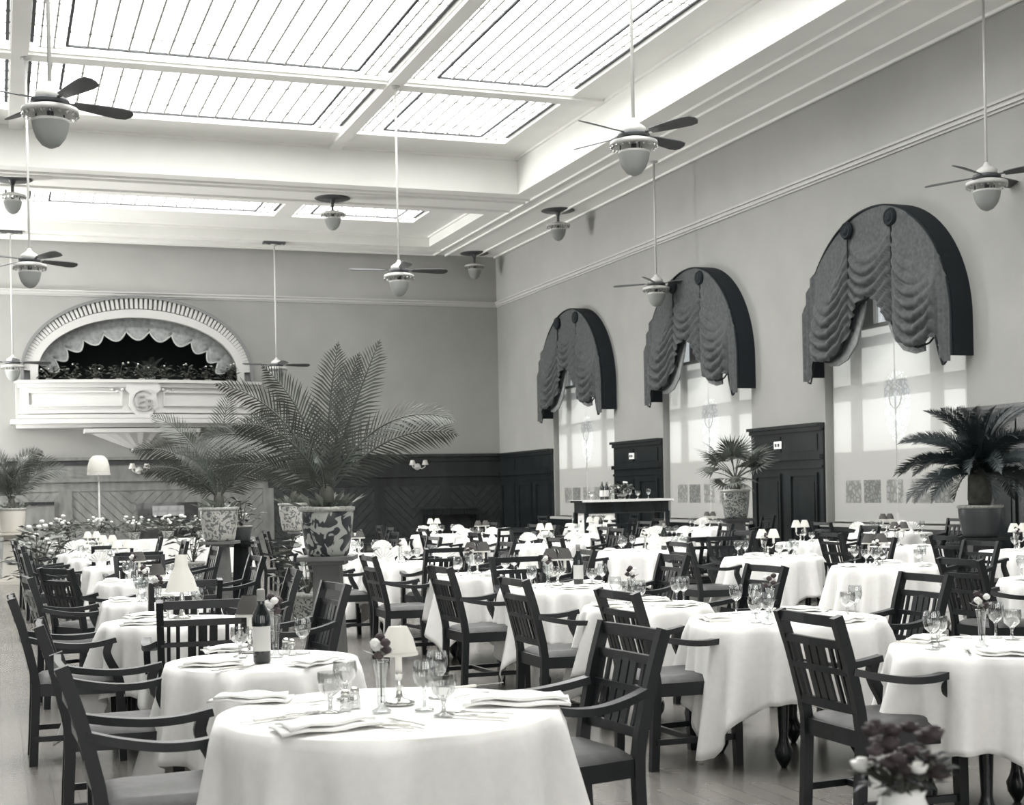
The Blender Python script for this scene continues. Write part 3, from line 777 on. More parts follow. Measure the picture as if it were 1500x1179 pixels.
def fan(label, x, y, zf, ztop, rot, blades=4):
    t = thing('ceiling_fan', label, 'ceiling fan', (x, y, zf), 0, 'ceiling fans with glass bowls')
    MB().tube([(0, 0, .22), (0, 0, ztop - zf)], .021, 8).build('rod', metal_w, t, smooth=True)
    MB().lathe([(.02, .05 + ztop - zf - .1), (.09, ztop - zf - .02), (.09, ztop - zf)], 14).build('ceiling_rose', metal_w, t, smooth=True)
    MB().lathe([(.025, .27), (.05, .22), (.13, .165), (.15, .15), (.15, .10), (.14, .09)], 24).build('canopy', metal_w, t, smooth=True)
    MB().lathe([(.13, .095), (.19, .085), (.2, .05), (.17, .035), (.1, .02)], 28).build('motor_housing', metal_d, t, smooth=True)
    for k in range(blades):
        a = rot + 2 * PI * k / blades
        b = MB(); n_ = 10; vs = []
        outl = [(.26, .05), (.40, .068), (.62, .088), (.80, .098), (.90, .085), (.945, .03)]
        pts = [(x_, w) for x_, w in outl] + [(x_, -w) for x_, w in reversed(outl)]
        b.prism(pts, 'z', -.006, .006)
        o = b.build('blade', mat('fan_blade_wood', (.06, .065, .068), .4, .4, noise=(5, .7, 1.3)), t, loc=(0, 0, .075)); o.rotation_euler = (R(-19), 0, a)
        br = MB().sweep([(.12, 0, 0), (.2, 0, .006), (.33, 0, .008)], .035, .012, (0, 1, 0)).build('blade_bracket', metal_d, t, loc=(0, 0, .07)); br.rotation_euler = (R(-10), 0, a)
    add_light_bowl(t, .02)
    return t
# azimuths are in room coordinates
fan('ceiling fan nearest the left edge, hanging from a long rod below the skylight', .60, 15.4, 5.56, 9.22, R(24))
fan('ceiling fan hanging in front of the ceiling coffer edge, largest in the middle', 7.27, 15.4, 5.66, 9.22, R(25))
fan('ceiling fan at the right edge above the nearest arched window', 13.3, 16.5, 5.75, ZC, R(26))
fan('pale ceiling fan hanging from the skylight beam crossing above the palm', 7.26, 25.9, 5.65, 9.22, R(-5))
fan('pale ceiling fan at the left edge beside the balcony arch', .62, 26.0, 5.62, 9.22, R(30))
fan('ceiling fan hanging in front of the middle arched valance', 13.3, 27.2, 5.78, ZC, R(50))
fan('distant ceiling fan on the rod right of the balcony arch', 7.28, 38.55, 5.02, ZC - .065, R(5))
fan('distant ceiling fan at the far left end of the balcony', .46, 38.55, 5.0, ZC - .065, R(5))
def ceil_lamp(label, x, y):
    t = thing('ceiling_lamp', label, 'lamp', (x, y, ZC), 0, 'glass bowl lamps close to the ceiling')
    MB().lathe([(.40, 0), (.42, -.015), (.38, -.03), (.08, -.035), (.05, -.10), (.05, -.13)], 28).build('ceiling_plate', metal_d, t, smooth=True)
    MB().tube([(0, 0, -.1), (0, 0, -.34)], .035, 8).build('stem', metal_d, t)
    add_light_bowl(t, -.32)
ceil_lamp('ceiling lamp under the beam before the small skylight', 7.54, 32.54)
ceil_lamp('ceiling lamp over the farthest arched window, nearer of two', 13.26, 32.57)
ceil_lamp('ceiling lamp in the far corner of the ceiling', 13.22, 39.0)
ceil_lamp('ceiling lamp at the left edge before the small skylight', .45, 32.35)
for x, lbl in ((7.28, 'dark ceiling bracket plate carrying the fan rod right of the arch'), (.46, 'dark ceiling bracket plate carrying the fan rod at the left edge')):
    t = thing('bracket_plate', lbl, 'bracket', (x, 38.55, ZC), 0, 'bracket plates of the distant fans')
    MB().box(-.30, .30, -.12, .12, -.06, 0).build('plate', metal_d, t)
    for s in (-1, 1): MB().lathe([(0, -.09), (.025, -.085), (.025, -.06)], 8, (s * .22, 0, 0)).build('bolt', metal_w, t)

# ------------------------------------------------------------------ tables, cloths, chairs
LEG_CACHE = {}
def round_table(x, y, r, label, rz=0):
    t = thing('round_table', label, 'table', (x, y, 0), rz, 'round dining tables under white cloths')
    MB().lathe([(r - .03, .715), (r - .006, .72), (r - .006, .742), (r - .02, .745)], 40).build('table_top', dark_wood, t)
    MB().lathe([(r * .72, .64), (r * .72, .715)], 24).build('apron', dark_wood, t)
    for k in range(4):
        a = PI / 4 + k * PI / 2
        key = 'leg'
        if key not in LEG_CACHE:
            q = MB().lathe([(.014, 0), (.042, .05), (.048, .09), (.03, .13), (.024, .16), (.038, .5), (.046, .62), (.05, .7)], 10); LEG_CACHE[key] = q.mesh('leg', dark_wood, True)
        obj('leg', LEG_CACHE[key], t, (r * .70 * math.cos(a), r * .70 * math.sin(a), 0))
    return t
def tablecloth(x, y, r, S, rot, label, seed, top=.75):
    rnd = random.Random(seed); NT = 160
    ph = [rnd.uniform(0, 2 * PI) for _ in range(5)]
    vs = [(0, 0, top)]; fs = []
    rings = [r * .35, r * .7, r * .93, r]
    NR = 14
    for q in rings:
        for j in range(NT):
            a = 2 * PI * j / NT
            vs.append((q * math.cos(a), q * math.sin(a), top + (.0012 * math.sin(9 * q / r + 3 * a + ph[0]) if q < r else -.003)))
    for i in range(1, NR + 1):
        for j in range(NT):
            a = 2 * PI * j / NT; b = a - rot
            hem = S / 2 / max(abs(math.cos(b)), abs(math.sin(b)))
            c4 = math.cos(4 * (b - PI / 4))                       # 1 at the corners
            drop = max(.14, min(.69, (hem - r) * .95)) ; k = i / NR; d = drop * k
            e = min(1, d / .05)
            fold = .046 * math.sin(10 * a + ph[1] + .9 * math.sin(2 * a + ph[2])) + .034 * math.sin(17 * a + ph[3] + math.sin(3 * a)) + .012 * math.sin(29 * a + ph[4])
            cf = max(0, c4) ** 2
            crease = cf * (.10 - .16 * abs(math.sin(2 * (b - PI / 4))) ** .7)
            rad = r + .014 * e + .06 * d + (fold * (d / .3) * (1 - .4 * cf) + crease * (d / .45)) * (1 if d > .03 else d / .03)
            rad = max(rad, r + .008 * e)
            vs.append((rad * math.cos(a), rad * math.sin(a), top - .006 - d))
    for j in range(NT): fs.append((0, 1 + j, 1 + (j + 1) % NT))
    for i in range(len(rings) + NR - 1):
        for j in range(NT): fs.append((1 + i * NT + j, 1 + (i + 1) * NT + j, 1 + (i + 1) * NT + (j + 1) % NT, 1 + i * NT + (j + 1) % NT))
    o = MB().add(vs, fs).build('tablecloth', linen, None, smooth=True, loc=(x, y, 0), recalc=False)
    sm = o.modifiers.new('thickness', 'SOLIDIFY'); sm.thickness = .003; sm.offset = -1
    tag(o, label, 'tablecloth', 'white tablecloths on the round tables')
    return o

def make_chair():
    t = thing('dining_armchair', '-', 'chair', group='dark slatted armchairs around the tables')
    P_ = lambda s: [(s * .205, -.235, 0), (s * .207, -.222, .25), (s * .21, -.215, .46), (s * .214, -.245, .62), (s * .218, -.285, .78), (s * .222, -.335, .935)]
    for s in (-1, 1):
        MB().sweep(smooth_path(P_(s), 2), .036, .046, (1, 0, 0)).build('rear_post', chair_wood, t)
        MB().sweep([(s * .25, .245, 0), (s * .25, .24, .2), (s * .25, .235, .43)], .04, .04, (1, 0, 0), .05, .05).build('front_leg', chair_wood, t)
        MB().sweep(smooth_path([(s * .252, .238, .42), (s * .262, .215, .50), (s * .270, .180, .57), (s * .272, .165, .62), (s * .27, .18, .675)]), .036, .05, (1, 0, 0), .036, .042).build('arm_support', chair_wood, t)
        MB().sweep(smooth_path([(s * .215, -.255, .705), (s * .245, -.15, .68), (s * .272, -.02, .662), (s * .278, .10, .664), (s * .270, .215, .685)]), .05, .03, (1, 0, 0)).build('arm', chair_wood, t)
        MB().sweep([(s * .22, -.225, .15), (s * .245, .24, .15)], .022, .03, (1, 0, 0)).build('stretcher', chair_wood, t)
        MB().sweep([(s * .208, -.2, .42), (s * .25, .24, .42)], .025, .07, (1, 0, 0)).build('seat_rail', chair_wood, t)
    yb = lambda z: -.215 - (z - .46) * .253
    def rail(nm, z, h, w=.2):
        MB().sweep([(-w - .015, yb(z), z), (0, yb(z) - .008, z), (w + .015, yb(z), z)], h, .024, (0, 0, 1)).build(nm, chair_wood, t)
    rail('top_rail', .912, .044); rail('upper_rail', .815, .034); rail('lower_rail', .545, .038); rail('middle_rail', .70, .026)
    for x, w in ((-.176, .018), (-.128, .020), (-.056, .042), (0, .046), (.056, .042), (.128, .020), (.176, .018)):
        MB().sweep([(x, yb(.545) - .003, .545), (x, yb(.68) - .006, .68), (x, yb(.815) - .003, .815)], w, .012, (1, 0, 0)).build('slat', chair_wood, t)
    MB().box(-.21, .21, -.225, -.20, .385, .455).build('seat_rail', chair_wood, t); MB().box(-.25, .25, .225, .25, .385, .455).build('seat_rail', chair_wood, t)
    MB().sweep([(-.235, 0, .15), (.235, 0, .15)], .022, .028, (0, 1, 0)).build('cross_stretcher', chair_wood, t)
    q = MB(); NX, NY = 12, 10; vs = []; fs = []
    for j in range(NY + 1):
        for i in range(NX + 1):
            u, v = 2 * i / NX - 1, 2 * j / NY - 1; w = .205 + .03 * (v + 1) / 2
            e = (1 - abs(u) ** 6) * (1 - abs(v) ** 6); vs.append((u * w * 1.06, v * .225 + .012, .452 + .045 * max(0, e) ** .5 - .008 * (1 - u * u) * (1 - v * v)))
    for j in range(NY):
        for i in range(NX): p = j * (NX + 1) + i; fs.append((p, p + 1, p + NX + 2, p + NX + 1))
    q.add(vs, fs).build('cushion', leather, t, smooth=True)
    return t
CHAIR = Kind(make_chair)
def make_far_chair():
    t = thing('dining_armchair', '-', 'chair', group='dark slatted armchairs around the tables')
    for s in (-1, 1):
        MB().sweep([(s * .205, -.235, 0), (s * .21, -.215, .46), (s * .222, -.335, .935)], .04, .046, (1, 0, 0)).build('rear_post', chair_wood, t)
        MB().sweep([(s * .25, .245, 0), (s * .255, .22, .45), (s * .27, .17, .60), (s * .27, .18, .675)], .04, .045, (1, 0, 0)).build('front_leg', chair_wood, t)
        MB().sweep([(s * .215, -.255, .705), (s * .272, -.02, .662), (s * .270, .215, .685)], .05, .03, (1, 0, 0)).build('arm', chair_wood, t)
    yb = lambda z: -.215 - (z - .46) * .253
    for nm, z, h in (('top_rail', .912, .044), ('upper_rail', .815, .034), ('lower_rail', .545, .038)):
        MB().sweep([(-.215, yb(z), z), (.215, yb(z), z)], h, .024, (0, 0, 1)).build(nm, chair_wood, t)
    for x, w in ((-.15, .03), (-.05, .045), (.05, .045), (.15, .03)):
        MB().sweep([(x, yb(.545), .545), (x, yb(.815), .815)], w, .014, (1, 0, 0)).build('slat', chair_wood, t)
    MB().box(-.23, .23, -.215, .25, .39, .455).build('seat_frame', chair_wood, t)
    MB().box(-.21, .21, -.19, .23, .455, .49).build('cushion', leather, t)
    return t
FARCHAIR = Kind(make_far_chair)
HEAD = {'+X': -PI / 2, '-X': PI / 2, '+Y': 0, '-Y': PI}
def put_chair(x, y, head, label, jit=0, far=False):
    rz = HEAD[head] + jit
    return (FARCHAIR if far else CHAIR).put((x, y, 0), rz, label)

# ---- things laid on tables
def make_wineglass():
    t = thing('wine_glass', '-', 'glass')
    MB().lathe_open([(.012, .072), (.030, .088), (.038, .115), (.037, .15), (.033, .165)], 16).build('bowl', glass_m, t, smooth=True)
    MB().lathe([(.034, .0), (.033, .004), (.006, .008), (.0045, .05), (.009, .072)], 14).build('stem', glass_m, t, smooth=True)
    return t
def make_goblet():
    t = thing('water_goblet', '-', 'glass')
    MB().lathe_open([(.012, .055), (.036, .075), (.043, .105), (.041, .135)], 16).build('bowl', glass_d, t, smooth=True)
    MB().lathe([(.034, .0), (.033, .004), (.008, .01), (.006, .035), (.011, .055)], 14).build('stem', glass_d, t, smooth=True)
    return t
def make_vase():
    t = thing('bud_vase', '-', 'vase')
    MB().lathe([(.030, 0), (.031, .006), (.012, .016), (.014, .06), (.017, .11), (.024, .155), (.027, .165)], 16).build('vase_body', glass_m, t, smooth=True)
    MB().tube([(0, 0, .03), (.004, .003, .20)], .0025, 5).build('stem', stem_m, t)
    rnd = random.Random(3); fl = MB(); lf = MB(); fw = MB()
    for k in range(7):
        a = rnd.uniform(0, 6.28); r_ = rnd.uniform(.006, .03); z = .19 + rnd.uniform(-.015, .05)
        (fw if k % 3 == 0 else fl).lathe([(0, -.014), (.014, -.006), (.017, .004), (.008, .014), (0, .016)], 8, (r_ * math.cos(a), r_ * math.sin(a), z))
    for k in range(6):
        a = k * 1.05; p = Vector((.01 * math.cos(a), .01 * math.sin(a), .175)); q = p + Vector((.05 * math.cos(a), .05 * math.sin(a), .02)); s_ = Vector((-math.sin(a), math.cos(a), 0)) * .012
        lf.add([p, (p + q) / 2 + s_, q, (p + q) / 2 - s_], [(0, 1, 2, 3)])
    for q_, nm_, m_ in ((fl, 'dark_flowers', flower_d), (fw, 'pale_flowers', flower_w), (lf, 'leaves', leaf_m)): q_.build(nm_, m_, t, smooth=True)['kind'] = 'stuff'
    return t
def lamp_maker(shade, twin):
    def mk():
        t = thing('candle_lamp', '-', 'lamp')
        MB().lathe([(.05, 0), (.052, .006), (.03, .014), (.012, .022), (.009, .05), (.014, .06), (.009, .07), (.012, .095), (.017, .10)], 16).build('base', silver, t, smooth=True)
        offs = [(-.06, 0), (.06, 0)] if twin else [(0, 0)]
        zb = .13 if twin else .10
        for k, (dx, dy) in enumerate(offs):
            if twin: MB().tube([(0, 0, .095), (dx * .6, 0, .085), (dx, 0, .105), (dx, 0, .135)], .006, 6).build('arm', silver, t, smooth=True)
            MB().tube([(dx, dy, zb), (dx, dy, zb + .09)], .011, 8).build('candle', candle_m, t, smooth=True)
            sh = MB().lathe_open([(.062, zb + .065), (.060, zb + .068), (.048, zb + .115), (.030, zb + .15)], 18, (dx, dy, 0)).build('shade', shade, t, smooth=True)
            MB().lathe_open([(.064, zb + .058), (.062, zb + .07)], 18, (dx, dy, 0)).build('shade_fringe', shade_w, sh, smooth=True)
        return t
    return mk
def make_bell_lamp():
    t = thing('table_lamp', '-', 'lamp')
    MB().lathe([(.055, 0), (.056, .01), (.02, .02), (.012, .06), (.02, .11), (.012, .15), (.012, .2)], 16).build('base', silver, t, smooth=True)
    MB().lathe_open([(.105, .17), (.10, .18), (.075, .26), (.05, .31), (.042, .33), (.036, .40)], 20).build('shade', shade_w, t, smooth=True)
    return t
def make_bottle():
    t = thing('wine_bottle', '-', 'bottle')
    MB().lathe([(.034, 0), (.037, .004), (.0375, .19), (.034, .21), (.016, .245), (.0145, .295), (.0165, .297), (.0165, .305), (.013, .307)], 24).build('body', bottle_m, t, smooth=True)
    MB().lathe_open([(.0382, .05), (.0382, .155)], 24).build('label', paper, t, smooth=True)
    MB().lathe([(.0175, .262), (.0175, .309), (.012, .312)], 16).build('capsule', mat('foil_capsule', (.25, .25, .24), .4, .5), t, smooth=True)
    return t
def make_flat_napkin():
    t = thing('folded_napkin', '-', 'napkin')
    def sheet(nm, w, h, z, rot, lift):
        vs = []; fs = []; N_ = 8
        for j in range(N_ + 1):
            for i in range(N_ + 1):
                u, v = 2 * i / N_ - 1, 2 * j / N_ - 1
                vs.append((u * w * (1 - .08 * v), v * h, z + lift * (1 - u * u * .6) * (1 - v * v * .5) + .004 * math.sin(5 * u + 2 * v)))
        for j in range(N_):
            for i in range(N_): p = j * (N_ + 1) + i; fs.append((p, p + 1, p + N_ + 2, p + N_ + 1))
        o = MB().add(vs, fs).build(nm, napkin_m, t, smooth=True, rz=rot, recalc=False); s_ = o.modifiers.new('thickness', 'SOLIDIFY'); s_.thickness = .007; s_.offset = 1
    sheet('lower_fold', .135, .075, .002, 0, .006); sheet('upper_fold', .12, .06, .013, R(6), .010)
    return t
def make_fan_napkin():
    t = thing('standing_napkin', '-', 'napkin')
    vs = []; fs = []; N_ = 18
    for i in range(N_ + 1):
        a = R(-78) + R(156) * i / N_; z = .03 * (1 if i % 2 else -1)
        for k, r_ in enumerate((.012, .07, .13)):
            vs.append((r_ * math.sin(a), z * (r_ / .13) * .6, .045 + r_ * math.cos(a) * .95))
    for i in range(N_):
        for k in range(2): p = i * 3 + k; fs.append((p, p + 1, p + 4, p + 3))
    o = MB().add(vs, fs).build('pleated_fan', napkin_m, t, recalc=False); s_ = o.modifiers.new('thickness', 'SOLIDIFY'); s_.thickness = .003
    MB().lathe([(.05, 0), (.045, .02), (.02, .05), (.022, .065)], 10).build('napkin_foot', napkin_m, t, smooth=True)
    return t
def make_fork():
    t = MB(); t.sweep([(0, -.095, .005), (0, -.02, .007), (0, .035, .005)], .013, .003, (1, 0, 0), .007); t.sweep([(0, .035, .005), (0, .06, .004)], .022, .003, (1, 0, 0))
    for x in (-.0085, -.003, .003, .0085): t.sweep([(x, .058, .004), (x, .1, .007)], .0028, .0025, (1, 0, 0))
    return tag(t.build('fork', silver), '-', 'fork')
def make_knife():
    r_ = thing('table_knife', '-', 'knife')
    MB().sweep([(0, -.115, .006), (0, -.01, .006)], .015, .008, (1, 0, 0), .012).build('handle', ivory, r_)
    MB().prism([(-.007, -.01), (.007, -.01), (.009, .09), (.003, .115), (-.007, .12)], 'z', .003, .006).build('knife_blade', silver, r_)
    return r_
def make_spoon():
    t = MB(); t.sweep([(0, -.09, .005), (0, -.02, .008), (0, .04, .004)], .012, .003, (1, 0, 0), .006)
    t.prism([(.019 * math.cos(2 * PI * i / 16), .066 + .03 * math.sin(2 * PI * i / 16)) for i in range(16)], 'z', .002, .006)
    return tag(t.build('spoon', silver), '-', 'spoon')
def make_shaker():
    t = thing('salt_shaker', '-', 'shaker')
    MB().lathe([(.019, 0), (.021, .005), (.017, .045), (.015, .052)], 12).build('body', glass_d, t, smooth=True)
    MB().lathe([(.0165, .052), (.0165, .06), (.010, .07), (0, .072)], 12).build('cap', silver, t, smooth=True)
    return t
K = dict(wine=Kind(make_wineglass), goblet=Kind(make_goblet), vase=Kind(make_vase), lamp_d=Kind(lamp_maker(shade_d, False)), lamp_w=Kind(lamp_maker(shade_w, False)),
         twin_d=Kind(lamp_maker(shade_d, True)), twin_w=Kind(lamp_maker(shade_w, True)), bell=Kind(make_bell_lamp), bottle=Kind(make_bottle), flat=Kind(make_flat_napkin),
         fan=Kind(make_fan_napkin), fork=Kind(make_fork), knife=Kind(make_knife), spoon=Kind(make_spoon), shaker=Kind(make_shaker))
NOUN = dict(wine='wine glass', goblet='water goblet', vase='glass bud vase with small flowers', lamp_d='dark shaded candle lamp', lamp_w='pale shaded candle lamp',
            twin_d='twin candle lamp with dark shades', twin_w='twin candle lamp with pale shades', bell='lamp with a pale bell shade', bottle='dark wine bottle',
            flat='flat folded white napkin', fan='fan-pleated white napkin', fork='silver fork', knife='table knife', spoon='silver spoon', shaker='small glass salt shaker')
PLACED = {}
def put(kind, x, y, rz, where, grp=True, z=.7535, scale=None):
    o = K[kind].put((x, y, z), rz, '%s on %s' % (NOUN[kind], where), ('%s set on %s' % (NOUN[kind], where)) if grp else None, scale)
    PLACED.setdefault((kind, where), []).append(o)
    return o

ORD = ['nearest', 'second', 'third', 'fourth', 'fifth', 'sixth', 'seventh', 'eighth', 'ninth', 'tenth']
ROWS = {
 'A': ('left-hand row', [(1.22, 4.58, .57, 'LR'), (1.09, 6.25, .42, 'L'), (.98, 8.55, .42, 'LRf'), (1.09, 10.40, .40, 'LRf'), (1.24, 12.93, .42, 'LRb'), (1.29, 15.9, .42, 'LRf'), (1.25, 18.3, .42, 'LRf'), (1.2, 20.7, .42, 'LR')]),
 'B': ('middle row', [(4.13, 5.10, .47, 'LR'), (4.06, 6.77, .53, 'LR'), (3.80, 8.0, .39, 'LR'), (4.0, 9.92, .46, 'LRb'), (4.0, 11.8, .44, 'LR'), (4.07, 14.33, .50, 'LRf'), (4.1, 16.8, .45, 'LRb'), (4.3, 19.4, .45, 'LR'), (5.0, 22.3, .45, 'LRf')]),
 'C': ('right-hand row', [(7.40, 8.40, .46, 'L'), (7.44, 10.68, .48, 'R'), (7.50, 12.74, .50, 'RLb'), (7.26, 15.08, .64, 'LRf'), (7.1, 18.0, .48, 'LRb'), (7.2, 20.9, .48, 'LRf'), (7.3, 23.8, .48, 'LR')]),
 'D': ('outer right row', [(10.13, 12.09, .45, 'L'), (9.89, 13.84, .42, 'L'), (9.79, 15.75, .40, 'LR'), (9.3, 18.9, .42, 'LR'), (9.27, 21.53, .45, 'LRf')]),
 'E': ('window row', [(12.55, 17.9, .60, 'LR'), (12.5, 23.3, .60, 'LR'), (12.4, 28.9, .55, 'LR')]),
}
TAB = {}
ci = 0
for row, (rname, lst) in ROWS.items():
    for i, (x, y, r, ch) in enumerate(lst):
        where = 'the %s table of the %s' % (ORD[i], rname)
        TAB[(row, i)] = (x, y, r, where)
        ci += 1
        rnd = random.Random(100 + ci)
        round_table(x, y, r, 'round dark wood table, %s of the %s' % (ORD[i], rname), rnd.uniform(-.2, .2))
        rot = {('A', 0): R(28), ('A', 1): R(20), ('B', 1): R(62)}.get((row, i), rnd.uniform(0, PI / 2))
        tablecloth(x, y, r, 2 * r + (.80 if (row, i) != ('A', 0) else .74), rot, 'white tablecloth draped over %s' % where, 100 + ci)
        far = y > 14.5
        for c in ch:
            side = {'L': 'left of', 'R': 'right of', 'f': 'in front of', 'b': 'behind'}[c]
            lbl = 'dark slatted armchair %s %s' % (side, where)
            j = rnd.uniform(-.10, .10); q = r + .24
            FIX = {('A', 0, 'L'): (.52, 5.0, '+X', 0), ('A', 1, 'L'): (.50, 6.60, '+X', -.03), ('A', 2, 'L'): (.40, 8.50, '+X', 0), ('A', 0, 'R'): (2.02, 5.04, '-X', .12),
                   ('A', 2, 'R'): (1.62, 8.5, '-X', .1), ('B', 0, 'L'): (3.54, 5.18, '+X', 0), ('B', 1, 'L'): (3.42, 6.88, '+X', .03), ('B', 2, 'L'): (3.34, 8.25, '+X', 0),
                   ('B', 3, 'L'): (3.38, 9.95, '+X', .04), ('B', 4, 'L'): (3.40, 12.15, '+X', 0), ('B', 1, 'R'): (4.85, 7.05, '-X', 0), ('B', 2, 'R'): (4.6, 8.45, '-X', .05),
                   ('B', 3, 'R'): (4.85, 10.35, '-X', .03), ('C', 0, 'L'): (6.72, 8.3, '+X', 0), ('C', 2, 'R'): (8.12, 12.2, '-X', .1), ('A', 4, 'L'): (.72, 12.0, '+X', .5),
                   ('A', 3, 'L'): (.52, 10.75, '+X', .1), ('B', 0, 'R'): (4.82, 5.2, '-X', 0)}
            if (row, i, c) in FIX: cx, cy, hd, j = FIX[(row, i, c)]
            elif c == 'L': cx, cy, hd = x - q, y + rnd.uniform(-.08, .08), '+X'
            elif c == 'R': cx, cy, hd = x + q, y + rnd.uniform(-.08, .08), '-X'
            elif c == 'f': cx, cy, hd = x + .05, y - q, '+Y'
            else: cx, cy, hd = x + .05, y + q, '-Y'
            put_chair(cx, cy, hd, lbl, j, far)

# ---- nearest left-hand table, laid as photographed
def px(kind, u, v, rz, key, grp=True, scale=None, z=.7535):
    p = on_z(u, v, .7535); return put(kind, p.x, p.y, rz, TAB[key][3], grp, z, scale)
k1 = ('A', 0)
px('lamp_w', 585, 1031, 0, k1, False, 1.06); px('vase', 559, 1043, .4, k1, False, 1.05)
px('goblet', 484, 1044, 0, k1); px('wine', 622, 1040, 0, k1); px('wine', 641, 1022, 0, k1); px('goblet', 650, 1048, 0, k1); px('goblet', 506, 1024, 0, k1)
px('shaker', 506, 1041, 0, k1); px('shaker', 520, 1037, 0, k1)
px('flat', 472, 1067, R(12), k1, True, 1.15); px('flat', 372, 1026, R(-30), k1, True, 1.0); px('flat', 762, 1030, R(-28), k1, True, 1.25)
px('fork', 392, 1056, R(-72), k1); px('knife', 418, 1052, R(-70), k1); px('spoon', 434, 1048, R(-68), k1); px('fork', 440, 1032, R(-80), k1)
px('knife', 697, 1052, R(46), k1); px('spoon', 684, 1046, R(50), k1); px('fork', 715, 1046, R(44), k1)
px('spoon', 575, 1066, R(30), k1); px('fork', 596, 1060, R(20), k1); px('knife', 548, 1064, R(60), k1); px('knife', 700, 1006, R(-75), k1); px('spoon', 690, 1020, R(-60), k1)
k2 = ('A', 1)
px('bottle', 384, 970, .3, k2, False, 1.02); px('vase', 404, 962, 1.2, k2, False, 1.15); px('goblet', 352, 962, 0, k2); px('lamp_d', 366, 955, 0, k2, False, 1.05)
px('flat', 336, 953, R(10), k2, True, .95); px('flat', 312, 974, R(-15), k2, True, .95); px('shaker', 419, 957, 0, k2); px('shaker', 428, 959, 0, k2); px('wine', 444, 957, 0, k2)
px('fork', 340, 981, R(-70), k2); px('knife', 356, 978, R(-65), k2); px('spoon', 330, 968, R(-80), k2); px('flat', 460, 972, R(40), k2, True, .9)
k3 = ('A', 2)
px('bell', 267, 905, 0, k3, False, .95); px('flat', 215, 904, R(20), k3); px('flat', 215, 914, R(-10), k3); px('goblet', 246, 906, 0, k3); px('wine', 290, 902, 0, k3); px('flat', 300, 912, R(50), k3); px('vase', 232, 898, .5, k3, False)
# ---- other tables: laid by rule
def lay(key, lamp, extra=(), seed=0, n_nap=3, nap='flat', cut=True):
    x, y, r, where = TAB[key]; rnd = random.Random(seed + 5 * key[1] + ord(key[0]))
    a0 = rnd.uniform(0, 6.28)
    if lamp: put(lamp, x + rnd.uniform(-.08, .08), y + .10, rnd.uniform(-.3, .3) - TH, where, False)
    if 'vase' in extra: put('vase', x - .11, y - .02, a0, where, False)
    if 'bottle' in extra: put('bottle', x + .13, y - .04, a0, where, False)
    if 'bell' in extra: put('bell', x - .05, y + .12, 0, where, False)
    for k in range(n_nap):
        a = a0 + 2 * PI * k / n_nap
        put(nap, x + (r - .12) * math.cos(a), y + (r - .12) * math.sin(a), (a - PI / 2) if nap == 'flat' else -TH + rnd.uniform(-.3, .3), where, True, scale=.9 if nap == 'flat' else 1)
        b = a + .75
        put('wine' if k % 2 else 'goblet', x + (r - .2) * math.cos(b), y + (r - .2) * math.sin(b), 0, where)
        if n_nap > 2: put('wine', x + (r - .14) * math.cos(b + .25), y + (r - .14) * math.sin(b + .25), 0, where)
        if cut:
            for kk, (nm, da) in enumerate((('fork', -.62), ('knife', .62))):
                c = a + da * .45 / r * .8; put(nm, x + (r - .13) * math.cos(c), y + (r - .13) * math.sin(c), a + PI / 2, where)
lay(('A', 3), 'lamp_d', ('vase',), 1); lay(('A', 4), 'lamp_d', ('vase',), 2); lay(('A', 5), 'twin_w', (), 3, 3, 'fan', False)
lay(('A', 6), 'twin_w', ('vase',), 3, 3, 'fan', False); lay(('A', 7), 'twin_w', (), 4, 3, 'fan', False)
lay(('B', 0), None, ('vase',), 5); lay(('B', 1), None, ('vase',), 6); lay(('B', 2), None, ('vase',), 7); lay(('B', 3), 'twin_d', ('bottle', 'vase'), 8)
lay(('B', 4), 'twin_d', ('vase',), 9); lay(('B', 5), 'lamp_w', ('vase',), 10, 3, 'fan', False); lay(('B', 6), 'twin_d', (), 11, 3, 'fan', False); lay(('B', 7), 'twin_w', (), 12, 4, 'fan', False); lay(('B', 8), 'twin_w', ('vase',), 13, 4, 'fan', False)
lay(('C', 0), 'twin_w', ('vase',), 14, 3, 'flat', False); lay(('C', 1), 'twin_d', ('vase',), 15, 3, 'flat', False); lay(('C', 2), 'twin_w', ('vase',), 16, 3, 'flat', False); lay(('C', 3), 'lamp_w', ('bottle', 'vase'), 17, 4, 'flat', False)
lay(('C', 4), 'twin_w', (), 18, 3, 'fan', False); lay(('C', 5), 'twin_d', (), 19, 3, 'fan', False); lay(('C', 6), 'twin_w', (), 20, 3, 'fan', False)
lay(('D', 0), 'twin_w', ('vase',), 21, 2, 'flat', False); lay(('D', 1), 'twin_d', ('vase',), 22, 2, 'flat', False); lay(('D', 2), 'twin_w', (), 23, 2, 'flat', False); lay(('D', 3), 'lamp_d', (), 24, 3, 'fan', False); lay(('D', 4), 'twin_w', ('bottle',), 25, 3, 'fan', False)
for k in range(3): lay(('E', k), 'twin_d', (), 26 + k, 3, 'fan', False)

